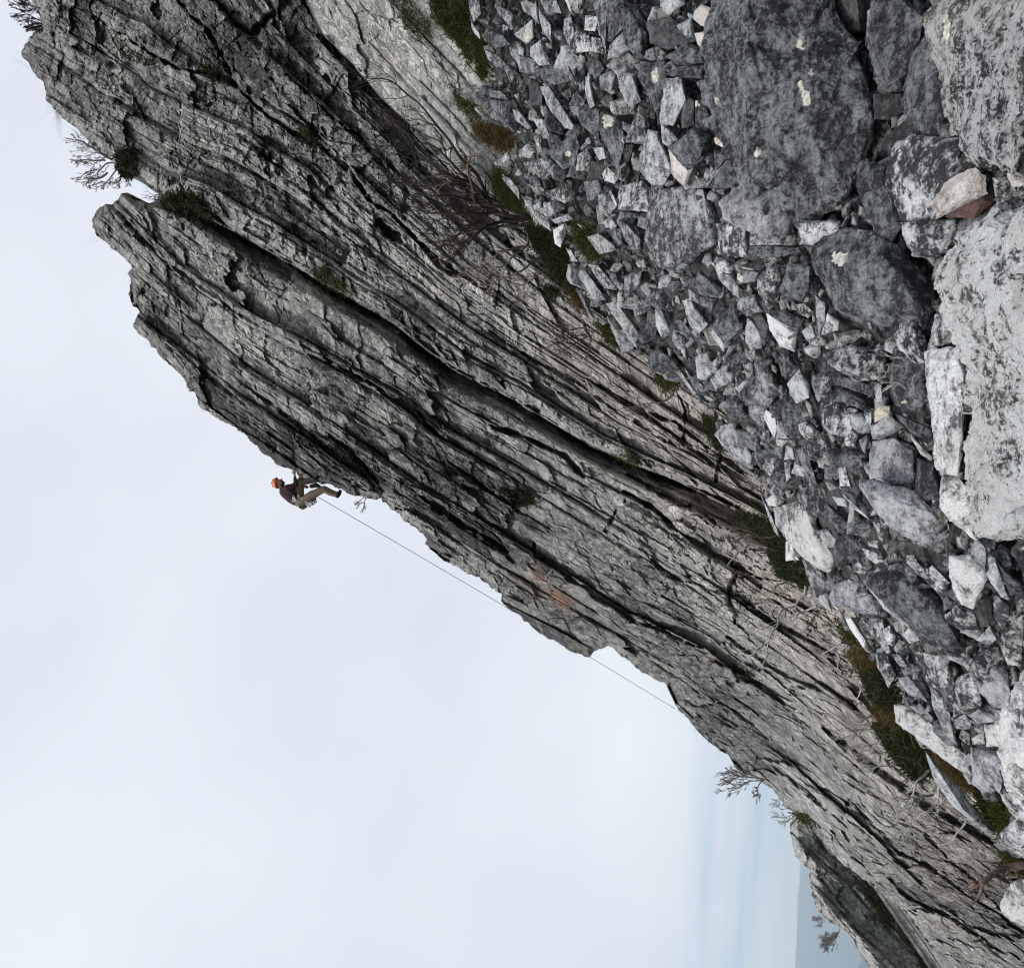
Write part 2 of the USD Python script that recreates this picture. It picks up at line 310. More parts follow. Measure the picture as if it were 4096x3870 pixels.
RIM = arr("1850,-80 1874,0 1885,89 1921,161 1939,197 1945,242 1937,282 1905,360 1905,403 1921,443 2026,512 2050,564 2000,640 2005,700 2049,756 2081,797 2142,865 2206,930 2242,990 2275,1034 2319,1062 2311,1103 2347,1143 2320,1180 2363,1276 2428,1292 2456,1344 2492,1417 2593,1425 2593,1468 2637,1489 2701,1521 2782,1577 2838,1642 2879,1682 2858,1738 2907,1763 2927,1815 2995,1883 3040,1964 3072,2061 3124,2150 3138,2161 3142,2242 3198,2242 3242,2314 3263,2387 3331,2447 3379,2463 3395,2512 3464,2600 3504,2653 3553,2741 3578,2783 3582,2851 3598,2900 3699,2972 3820,3053 3888,3113 3900,3162 3993,3178 4021,3214 4061,3270 3990,3331 4005,3375 4096,3400 4200,3420") / 4
CLIFF_POLY = np.vstack([SKYLINE, arr("4300,4060 4300,3560") / 4, RIM[::-1] + [56, -30]])

DEPTH = np.array([[20,40,22],[46,88,21],[130,200,18.5],[125,260,19],[200,400,18.5],[309,490,18.2],[420,540,18.6],[510,600,19.5],[600,650,20.5],[680,700,22],[784,794,25],[870,930,28],[1024,967,23],[1060,1000,22],
    [1000,835,16.5],[975,768,15.5],[900,722,14.6],[846,624,13.6],[804,572,13],[768,495,12.2],[722,443,11.6],[650,361,11.7],[577,299,11.7],[508,170,11.6],[474,0,11.5],[470,-60,11.4],[540,60,11.6],
    [300,250,15.8],[250,100,16],[400,80,13.4],[300,0,14.2],[150,0,18],[400,350,14.8],[500,450,15.4],[600,540,15.8],[700,620,16.6],[450,250,13.6],[880,830,20],[800,700,18.5]], float)
D0 = RBFInterpolator(DEPTH[:, :2] / 100, DEPTH[:, 2], kernel='thin_plate_spline', smoothing=0.02)

AX = np.array([0.82, 0.5724]); BX = np.array([-0.5724, 0.82])
STRATA = [(0, "300,1210 500,1350 1000,1700 1300,1915 1700,2140 2000,2370 2420,2590 2700,2770 3000,3080 3400,3450 3900,3960"),
          (48, "200,840 480,1040 700,1230 1000,1480 1300,1680 1700,1950 2139,2223 2301,2322 2512,2456 2700,2540 2816,2591 2929,2683 3055,2746 3190,2870 3417,3060 3800,3400 4200,3740"),
          (98, "200,650 460,820 705,1079 1000,1290 1300,1434 1603,1603 1765,1737 2061,1900 2300,2040 2500,2170 2760,2330 2960,2480 3200,2650 3500,2880 3760,3100 4096,3380"),
          (160, "0,400 400,650 620,790 775,832 938,930 1241,1100 1582,1300 1807,1476 2061,1603 2378,1793 2701,1920 3003,2065 3400,2300 4000,2700"),
          (270, "-200,-250 300,0 479,127 705,268 1022,416 1290,585 1575,860 1822,1079 2100,1270 2400,1470 2700,1680 3000,1880 3800,2400"),
          (300, "300,-420 705,-100 909,133 1280,440 1600,740 1900,1000 2200,1230 2600,1500 3000,1770"),
          (365, "700,-500 1100,-150 1290,130 1560,420 1830,700 2060,880 2400,1130 2900,1450")]
_sg = np.linspace(-300, 5600, 600)
_tl = []
for q, s in STRATA:
    p = arr(s); _tl.append(np.interp(_sg, p @ AX, p @ BX))
_tl = np.array(_tl)
for k in range(1, len(_tl)):
    _tl[k] = np.minimum(_tl[k], _tl[k - 1] - 25)
_ql = np.array([q for q, _ in STRATA], float)
_tl4 = _tl / 4

def strata_q(px, py):
    s = px * 4 * AX[0] + py * 4 * AX[1]; t = px * BX[0] + py * BX[1]
    fi = np.clip((s + 300) / (5900 / 599), 0, 598.999); i0 = fi.astype(int); w = fi - i0
    T = _tl4[:, i0] * (1 - w) + _tl4[:, i0 + 1] * w            # rows: lines, falling in t
    q = np.where(t > T[0], (T[0] - t), 0.0)
    for k in range(len(_ql) - 1):
        inside = (t <= T[k]) & (t > T[k + 1])
        q = np.where(inside, _ql[k] + (_ql[k + 1] - _ql[k]) * (T[k] - t) / (T[k] - T[k + 1]), q)
    q = np.where(t <= T[-1], _ql[-1] + (T[-1] - t), q)
    return q, s / 4, t

CRACKS = [  # (points in photograph pixels, half width in picture pixels, depth in metres)
    ("620,800 775,832 867,874 938,930 1043,987 1241,1100 1375,1190 1582,1300 1673,1391 1807,1476 1934,1533 2061,1603 2146,1638 2237,1702 2378,1793 2512,1850 2640,1900 2806,1964 2943,2028 3003,2065 3120,2110", 4.2, 1.7),
    ("479,127 606,218 705,268 909,310 1022,416 1156,522 1290,585 1400,677 1462,783 1575,860 1681,966 1822,1079 1960,1170", 2.6, 0.7),
    ("705,0 811,106 880,200 930,300", 2.5, 0.6), ("839,-20 938,92 1010,140", 4, 0.7), ("1010,140 1060,90 1100,40", 5, 0.7), ("300,190 400,215 470,270", 8, 0.5),
    ("1500,870 1560,930 1610,965", 7, 0.8), ("1681,966 1760,1060 1830,1100", 3, 0.5), ("1666,1638 1710,1700 1775,1745", 3, 0.6),
    ("1962,1695 2068,1737 2146,1765 2265,1821 2330,1900", 4.5, 0.7), ("2139,2146 2139,2223 2216,2266 2308,2329 2498,2456 2700,2540 2816,2591", 3, 0.6),
    ("2420,2132 2463,2040 2505,1998", 1.0, 0.35), ("1680,1977 1814,2075 1941,2153 2026,2202", 4.2, 0.6), ("1300,1723 1391,1793 1469,1871 1532,1977", 3, 0.45),
    ("2500,1895 2641,1980 2790,2044 2887,2113", 2.6, 0.5), ("2500,1960 2600,2028 2681,2093 2774,2150 2900,2238 2981,2278 3053,2318", 3.6, 0.6),
    ("2952,2298 2916,2350 2912,2403 2944,2443 2940,2491", 4.5, 0.6), ("2920,2358 3113,2495 3262,2572 3420,2665", 2.0, 0.35),
    ("2900,2548 3021,2620 3142,2701 3263,2750", 3, 0.45), ("3296,2908 3409,3000 3538,3097 3630,3153 3699,3202 3771,3250 3860,3302 3961,3367 4020,3400", 5, 0.8),
    ("3296,3152 3417,3217 3489,3285 3590,3394 3658,3426 3759,3495 3872,3575 3981,3640 4096,3724", 2.6, 0.5), ("3558,3507 3618,3571 3699,3619 3820,3676 3940,3748 4096,3845", 2.8, 0.55),
    ("2929,2683 3055,2746 3182,2831", 4, 0.6), ("3105,3064 3182,3127 3300,3230", 2.4, 0.4), ("458,818 536,916 613,1001 705,1079 850,1180 1000,1290", 2.4, 0.4),
    ("1300,1434 1476,1533 1603,1603", 2.4, 0.4), ("1000,1560 1200,1700 1360,1840", 2.5, 0.4), ("560,1260 760,1440 950,1590", 2.2, 0.35), ("1780,1830 1960,1960 2080,2050", 2.2, 0.35),
    ("1960,1320 2130,1440 2300,1520 2500,1660 2700,1780", 1.8, 0.25), ("2400,1540 2560,1640 2720,1760 2880,1880", 1.8, 0.3), ("2560,1630 2700,1690 2830,1790 2980,1890", 2.2, 0.3),
    ("1150,300 1300,440 1440,560 1560,690", 2.4, 0.4), ("980,560 1140,690 1300,830 1400,930", 2.0, 0.3), ("2700,1560 2740,1640 2730,1750", 1.5, 0.3),
    ("2860,1640 2880,1800 2860,1920", 1.8, 0.3), ("3700,3330 3800,3440 3900,3520 4020,3640", 2.4, 0.4), ("1290,150 1400,260 1560,430 1700,580 1830,710 1960,800", 2.2, 0.5),
]
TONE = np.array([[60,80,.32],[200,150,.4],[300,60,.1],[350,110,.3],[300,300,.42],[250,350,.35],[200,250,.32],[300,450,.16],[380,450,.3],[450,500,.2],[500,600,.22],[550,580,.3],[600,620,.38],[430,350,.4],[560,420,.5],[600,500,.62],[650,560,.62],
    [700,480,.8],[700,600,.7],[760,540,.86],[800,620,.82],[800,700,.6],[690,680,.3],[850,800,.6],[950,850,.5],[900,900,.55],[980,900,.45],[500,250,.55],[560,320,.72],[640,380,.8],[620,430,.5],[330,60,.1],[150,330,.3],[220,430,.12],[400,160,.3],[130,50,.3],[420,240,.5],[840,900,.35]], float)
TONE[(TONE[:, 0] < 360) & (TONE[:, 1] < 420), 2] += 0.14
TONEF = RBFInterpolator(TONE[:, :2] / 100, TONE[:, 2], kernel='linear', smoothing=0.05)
PALE_SLAB = Polygon(arr("1190,-100 1290,130 1400,240 1480,330 1560,420 1650,500 1750,620 1830,700 1900,760 1990,800 2100,900 2200,900 2000,-100") / 4)
STRATA3 = (AX[0] * -UP + AX[1] * -RIGHT); CROSS3 = (BX[0] * -UP + BX[1] * -RIGHT)

def rock_face(poly, step, depthf, seed, name_of_layers, parent, rounding=9.0, amp=1.0, cracks=(), back=3.0, tonef=None, main=True):
    """A real rock face: a fine grid over its base surface, raised into beds, blocks and clefts, closed with sides and a back; one child mesh for each bed group."""
    pg = Polygon(poly).buffer(0)
    x0, y0, x1, y1 = pg.bounds
    gx = np.arange(x0 - step, x1 + 2 * step, step); gy = np.arange(y0 - step, y1 + 2 * step, step)
    X, Y = np.meshgrid(gx, gy)
    ins = shapely.contains_xy(pg, X, Y)
    cell = ins[:-1, :-1] & ins[1:, :-1] & ins[:-1, 1:] & ins[1:, 1:]
    useV = np.zeros_like(ins)
    useV[:-1, :-1] |= cell; useV[1:, :-1] |= cell; useV[:-1, 1:] |= cell; useV[1:, 1:] |= cell
    idx = np.full(X.shape, -1); idx[useV] = np.arange(useV.sum())
    px, py = X[useV].copy(), Y[useV].copy()
    # outline: dense, slightly ragged; vertices on the border move onto it
    ring = np.array(pg.exterior.segmentize(0.4).coords)
    n2 = np.c_[ring * 0.35, np.full(len(ring), seed)]
    ring = ring + 3.0 * (np.c_[fbm(n2, 3, seed), fbm(n2 + 50, 3, seed + 9)] - 0.5)
    ar = np.r_[0, np.cumsum(np.linalg.norm(np.diff(ring, axis=0), axis=1))]
    bi, _, _ = cells(ar / 6.0, 0.9, seed + 50); bj, _, _ = cells(ar / 2.3, 0.9, seed + 51)
    tg = np.gradient(ring, axis=0); tg /= np.linalg.norm(tg, axis=1, keepdims=True) + 1e-9
    ring = ring + np.c_[tg[:, 1], -tg[:, 0]] * (2.6 * (hashf(bi, seed + 52) - 0.5) + 1.2 * (hashf(bj, seed + 53) - 0.5))[:, None]
    tree = cKDTree(ring); dist, near = tree.query(np.c_[px, py])
    inner = np.zeros_like(ins)
    inner[1:-1, 1:-1] = cell[:-1, :-1] & cell[1:, :-1] & cell[:-1, 1:] & cell[1:, 1:]
    border = ~inner[useV]
    snap = border & (dist < 2.2 * step)
    px[snap] = ring[near[snap], 0]; py[snap] = ring[near[snap], 1]
    d = depthf(np.c_[px, py] / 100)
    q, s, t = strata_q(px, py)
    B = at(px, py, d)
    u = np.stack([B @ STRATA3, B @ CROSS3, B @ FWD], -1)       # metres along the beds, across them, in depth
    m = d / F                                                  # metres to a pixel
    w1 = fbm(u * [0.35, 0.8, 0.8] + seed, 4, seed) - 0.5
    w2 = fbm(u * [1.3, 2.5, 2.5] + seed, 3, seed + 5) - 0.5
    qw = q + 6 * w1 + 0.7 * w2
    h = np.zeros_like(px)
    rough = np.ones_like(px)
    if main:
        pale = shapely.contains_xy(PALE_SLAB, px, py)
        h += 1.35 * sm(q, 157.5, 161) * (1 - 0.4 * sm(s, 760, 900)) - 1.25 * np.exp(-((np.minimum(q, 158) - 158) / 8.0) ** 2) * (q < 160) * sm(s, 180, 320) + 0.45 * sm(q, 268, 272) * (1 - sm(s, 420, 560))
        pd = shapely.distance(PALE_SLAB, shapely.points(px, py))
        h += 0.75 * sm(-pd, -3.0, 0.0)
        rough = np.where(pale, 0.22, 1.0) * (1 - 0.35 * sm(q, 165, 215) * sm(s, 420, 620))
    # coarse beds with cross joints, then thin beds that come and go
    rid = lambda x: 1 - np.abs(2 * x - 1)
    swell = fbm(u * [0.25, 0.6, 0.6] + 9.1, 3, seed + 2)
    tvar = 0.30 * (fbm(u * [0.16, 1.3, 1.3] + 31, 4, seed + 41) - 0.5) * 2
    for width, jit, ag, ab, L, sd, lo in ((27.0, 0.95, 0.20, 0.46, 2.2, 11, -1), (11.0, 0.95, 0.085, 0.17, 0.9, 23, 0.36), (4.6, 0.9, 0.04, 0.06, 0.42, 37, 0.44)):
        i, fpos, e = cells(qw / width + seed * 3.7, jit, sd + seed)
        Li = L * (0.4 + 1.5 * hashf(i, sd + 1))
        j, g, e2 = cells((u[:, 0] + 0.8 * L * w2 + 0.25 * (fpos - 0.5) * L) / Li + 7.3 * hashf(i, sd + 2), 0.9, sd + 3)
        hb = hashf(i * 131 + j, sd + 4); hc = hashf(i * 77 + j * 13, sd + 5); hd = hashf(i * 57 + j * 31, sd + 6)
        tvar = tvar + (0.34 if width > 20 else 0.22 if width > 8 else 0.12) * (hashf(i * 31 + j * 7, sd + 8) - 0.5)
        here = sm(fbm(u * [0.4, 0.9, 0.9] + sd, 3, sd), lo, lo + 0.12) if lo > 0 else 1.0
        on = sm(fbm(u * 0.6 + sd, 2, sd), 0.3, 0.55)           # joints die out here and there
        gr = np.exp(-(e * width / (0.045 * width + 0.6)) ** 2)
        gj = np.exp(-(e2 * Li / m / (0.02 * width + 0.6)) ** 2)
        h += amp * rough * here * (ab * (hb - 0.5) * 1.3 + ab * (0.9 * hc - 0.1) * (fpos - 0.5) + ab * 0.8 * (hd - 0.5) * (g - 0.5) * 2 - ag * gr * (0.25 + 0.75 * on) - ag * 0.5 * gj * on)
    # angular broken facets, long along the beds
    rngf = np.random.default_rng(seed)
    uw = np.c_[u[:, 0] + 0.18 * w2, u[:, 1] + 0.12 * w2 + 0.4 * w1]
    for la, lb, ah, at_, ag, sd in ((1.1, 0.5, 0.17, 0.30, 0.03, 1), (0.42, 0.21, 0.10, 0.40, 0.02, 2), (0.17, 0.10, 0.05, 0.45, 0.012, 3)):
        zoom = amp if not main else 1.0
        cell_n = int(np.ptp(uw[:, 0]) * np.ptp(uw[:, 1]) / (la * lb * zoom * zoom))
        pts2 = rngf.uniform(uw.min(0), uw.max(0), (cell_n, 2))
        hgt = rngf.uniform(-0.5, 0.5, cell_n); tl = rngf.uniform(-1, 1, (cell_n, 2))
        dd2, ii = cKDTree(pts2 / [la, lb]).query(uw / [la, lb], k=2)
        i1 = ii[:, 0]
        lift = hgt[i1] * ah + at_ * ((uw[:, 0] - pts2[i1, 0]) * tl[i1, 0] * 0.5 * lb / la + (uw[:, 1] - pts2[i1, 1]) * tl[i1, 1]) - ag * np.exp(-((dd2[:, 1] - dd2[:, 0]) / 0.09) ** 2)
        h += amp * rough * lift * (0.45 + 1.1 * sm(swell, 0.35, 0.65))
    h += amp * rough * (0.22 * (fbm(u * [0.45, 1.0, 1.0] + 3, 4, seed + 3) - 0.5) + 0.05 * (rid(fbm(u * [2.2, 3.6, 3.6], 3, seed + 6)) - 0.6) + 0.05 * (fbm(u * [6, 9, 9], 3, seed + 7) - 0.5))
    for pts, hw, dep in cracks:
        ln = arr(pts) / 4
        ls = LineString(ln)
        bx0, by0, bx1, by1 = ls.bounds; r = 4 * hw
        k = np.where((px > bx0 - r) & (px < bx1 + r) & (py > by0 - r) & (py < by1 + r))[0]
        if len(k) == 0: continue
        wx = px[k] + 5.0 * w2[k] + 5 * w1[k]; wy = py[k] + 5 * w1[k] - 5.0 * w2[k]
        pt = shapely.points(wx, wy)
        dd = shapely.distance(ls, pt); al = shapely.line_locate_point(ls, pt) / ls.length
        dd = dd + 1.6 * (fbm(np.c_[px[k], py[k], px[k] * 0] / 5.0, 3, seed + 21) - 0.5) * 2 + 2.2 * (hashf(np.floor(u[k, 0] / 0.32 + 3 * w1[k]) * 57 + np.floor(u[k, 1] / 0.13), seed) - 0.5)
        dd = np.maximum(dd, 0)
        hwv = 0.8 * hw * (0.35 + 1.1 * fbm(np.c_[al * ls.length / 18, al * 0 + seed, al * 0], 3, seed)) * np.sqrt(np.clip(np.minimum(al, 1 - al) * 6, 0.03, 1))
        h[k] -= dep * np.exp(-(dd / hwv) ** 4) * (0.55 + 0.7 * fbm(np.c_[al * ls.length / 9, al * 0 + seed, al * 0], 2, seed + 31))
    rvar = rounding * (0.35 + 1.3 * fbm(u * 1.6 + 77, 3, seed + 60))
    h -= 0.9 * np.clip(1 - dist / rvar, 0, 1) ** 2 * (1 if main else 2)
    d2 = d - h
    V = at(px, py, d2)
    # faces
    a, b, c, e = idx[:-1, :-1][cell], idx[:-1, 1:][cell], idx[1:, 1:][cell], idx[1:, :-1][cell]
    Fq = np.vstack([np.c_[a, e, c], np.c_[a, c, b]])
    N = vnormals(V, Fq)
    flip = np.sum(N * (EYE - V), 1).mean() < 0
    if flip: Fq = Fq[:, ::-1]; N = -N
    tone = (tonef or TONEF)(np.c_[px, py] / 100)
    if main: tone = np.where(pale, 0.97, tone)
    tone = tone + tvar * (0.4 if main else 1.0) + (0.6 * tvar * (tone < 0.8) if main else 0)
    stain = np.zeros_like(px); warm = np.zeros_like(px)
    if main:
        for cx, cy, ra, rb, am in ((560, 597, 19, 10, 1.15), (540, 577, 17, 10, 0.8), (716, 660, 24, 6, 0.5), (530, 590, 26, 12, 0.45), (690, 645, 22, 7, 0.4)):
            sa = (px - cx) * AX[0] + (py - cy) * AX[1]; sb = (px - cx) * BX[0] + (py - cy) * BX[1]
            stain = np.maximum(stain, am * np.exp(-(sa / ra) ** 2 - (sb / rb) ** 2))
        dr = shapely.distance(LineString(RIM), shapely.points(px, py))
        warm = (1 - sm(dr, 20, 105)) * sm(py, 250, 330) + 0.7 * np.exp(-(((px - 930) / 50) ** 2 + ((py - 870) / 45) ** 2)) + 0.4 * np.exp(-(((px - 420) / 50) ** 2 + ((py - 340) / 30) ** 2))
    co = np.stack([u[:, 0] * 0.62, u[:, 1], u[:, 2]], -1) + h[:, None] * 0.6
    # bed groups
    lay = np.floor((q + 3 * w1) / 24.0).astype(int)
    fl = lay[Fq[:, 0]]
    # strip faces of one quad share the quad's layer
    nq = len(a); fl[nq:] = fl[:nq]
    for L in np.unique(fl):
        f = Fq[fl == L]
        if len(f) < 200: fl[fl == L] = L + 1; continue
    from scipy.sparse import coo_matrix
    from scipy.sparse.csgraph import connected_components
    for L in np.unique(fl):
        f = Fq[fl == L]
        uq, inv = np.unique(f, return_inverse=True); inv = inv.reshape(-1, 3)
        g_ = coo_matrix((np.ones(len(inv) * 2), (np.r_[inv[:, 0], inv[:, 1]], np.r_[inv[:, 1], inv[:, 2]])), shape=(len(uq), len(uq)))
        nc, lab = connected_components(g_, directed=False)
        for c_ in range(nc):
            ff = f[lab[inv[:, 0]] == c_]
            u2, i2 = np.unique(ff, return_inverse=True)
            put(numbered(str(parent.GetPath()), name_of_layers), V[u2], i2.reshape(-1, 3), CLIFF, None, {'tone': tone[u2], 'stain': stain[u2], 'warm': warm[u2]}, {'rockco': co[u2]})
    # sides and back
    E = np.vstack([Fq[:, [0, 1]], Fq[:, [1, 2]], Fq[:, [2, 0]]])
    key = E[:, 0].astype(np.int64) * len(V) + E[:, 1]; rev = E[:, 1].astype(np.int64) * len(V) + E[:, 0]
    be = E[~np.isin(key, rev)]
    bv, inv = np.unique(be, return_inverse=True); inv = inv.reshape(-1, 2); nb = len(bv)
    rings = [V[bv]]
    cpx, cpy = px.mean(), py.mean()
    for k in (1, 2, 3):
        kk = k / 3
        off = back * kk
        ctr = 0.0
        rings.append(at(px[bv] + (cpx - px[bv]) * ctr * 0.3, py[bv] + (cpy - py[bv]) * ctr * 0.3, d2[bv] + off) + 0.02 * (np.c_[nz(u[bv] * 2, 1), nz(u[bv] * 2, 2), nz(u[bv] * 2, 3)] - 0.5))
    fs = []
    for k in range(3):
        i0, i1 = inv[:, 0] + k * nb, inv[:, 1] + k * nb
        j0, j1 = i0 + nb, i1 + nb
        fs += [np.c_[i1, i0, j0], np.c_[i1, j0, j1]]
    vv = np.vstack(rings); cidx = len(vv)
    vv = np.vstack([vv, at(cpx, cpy, d2.mean() + back + 2.0)[None]])
    fs.append(np.c_[inv[:, 1] + 3 * nb, inv[:, 0] + 3 * nb, np.full(len(inv), cidx)])
    ff = np.vstack(fs)
    tn = np.r_[np.tile(tone[bv], 4), 0.3]; cc = np.vstack([np.tile(co[bv], (4, 1)), co[:1]]); cc[:, 2] += np.r_[np.repeat(np.arange(4), nb), 0]
    put(numbered(str(parent.GetPath()), 'rear_face'), vv, ff, CLIFF, None, {'tone': tn, 'stain': tn * 0, 'warm': tn * 0}, {'rockco': cc})
    def surface(qx, qy):
        k = cKDTree(np.c_[px, py]).query(np.c_[qx, qy])[1]
        return d2[k]
    return surface, cKDTree(np.c_[px, py]), d2

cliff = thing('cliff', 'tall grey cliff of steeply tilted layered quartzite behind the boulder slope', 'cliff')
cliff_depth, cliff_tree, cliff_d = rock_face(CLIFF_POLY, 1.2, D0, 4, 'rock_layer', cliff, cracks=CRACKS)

FAR_POLY = np.vstack([arr("3300,3300 3230,3262 3175,3247 3161,3296 3165,3360 3182,3416 3239,3479 3235,3500 3239,3536 3260,3613 3295,3670 3352,3698 3401,3740 3429,3797 3479,3867 3540,3960"), arr("4090,3960 3980,3840 3820,3690 3660,3540 3480,3400")]) / 4
far = thing('crag', 'rounded distant grey crag with dead scrub, beyond the left end of the cliff', 'crag')
far_dep = lambda p: 44 + 6 * (p[:, 0] - 8.0) * 0 + 3.0 * (9.0 - p[:, 1])
rock_face(FAR_POLY, 0.9, far_dep, 9, 'rock_face', far, rounding=7, amp=1.7, back=9.0, main=False, tonef=lambda p: np.full(len(p), 0.85))
# ------------------------------------------------------------------ the talus: every stone traced in the photograph is a stone of its own
TDEPTH = np.array([[465,-40,8.2],[474,0,8.2],[508,170,8.2],[577,299,8.4],[650,361,8.6],[722,443,8.4],[768,495,7.8],[804,572,7.0],[846,624,6.4],[897,722,5.4],[975,768,4.6],[1010,835,4.2],[1040,860,4.0],
    [540,60,7.0],[600,50,5.6],[700,60,4.4],[800,60,3.7],[880,60,3.2],[1000,60,2.3],[620,200,6.2],[700,200,4.7],[800,200,3.7],[870,250,3.2],[960,300,2.6],[1024,150,2.0],[1024,350,2.1],[700,330,6.0],[780,360,4.9],[850,350,3.7],[930,400,2.9],[1024,480,2.2],
    [780,450,6.2],[830,500,4.8],[900,480,3.4],[960,560,2.7],[1024,560,2.4],[860,580,5.0],[920,620,4.0],[1000,640,3.1],[950,700,4.2],[1024,700,3.2],[1000,760,3.9],[1040,800,3.5],[1024,-40,2.1],[800,-60,3.6],[640,-60,5.2]], float)
TD = RBFInterpolator(TDEPTH[:, :2] / 100, TDEPTH[:, 2], kernel='thin_plate_spline', smoothing=0.03)
TILES = {'a': (1800, 0, .4028), 'b': (2500, 0, .4028), 'c': (3296, 0, .4028), 'd': (1900, 700, .4028), 'e': (2600, 700, .4028), 'f': (3296, 700, .4028), 'g': (2500, 1400, .4028),
         'h': (3296, 1400, .4028), 'i': (2900, 2000, .4028), 'j': (3396, 2100, .3525), 'k': (3296, 2650, .4028), 'l': (3296, 3120, .4028), 'z': (0, 0, 1)}
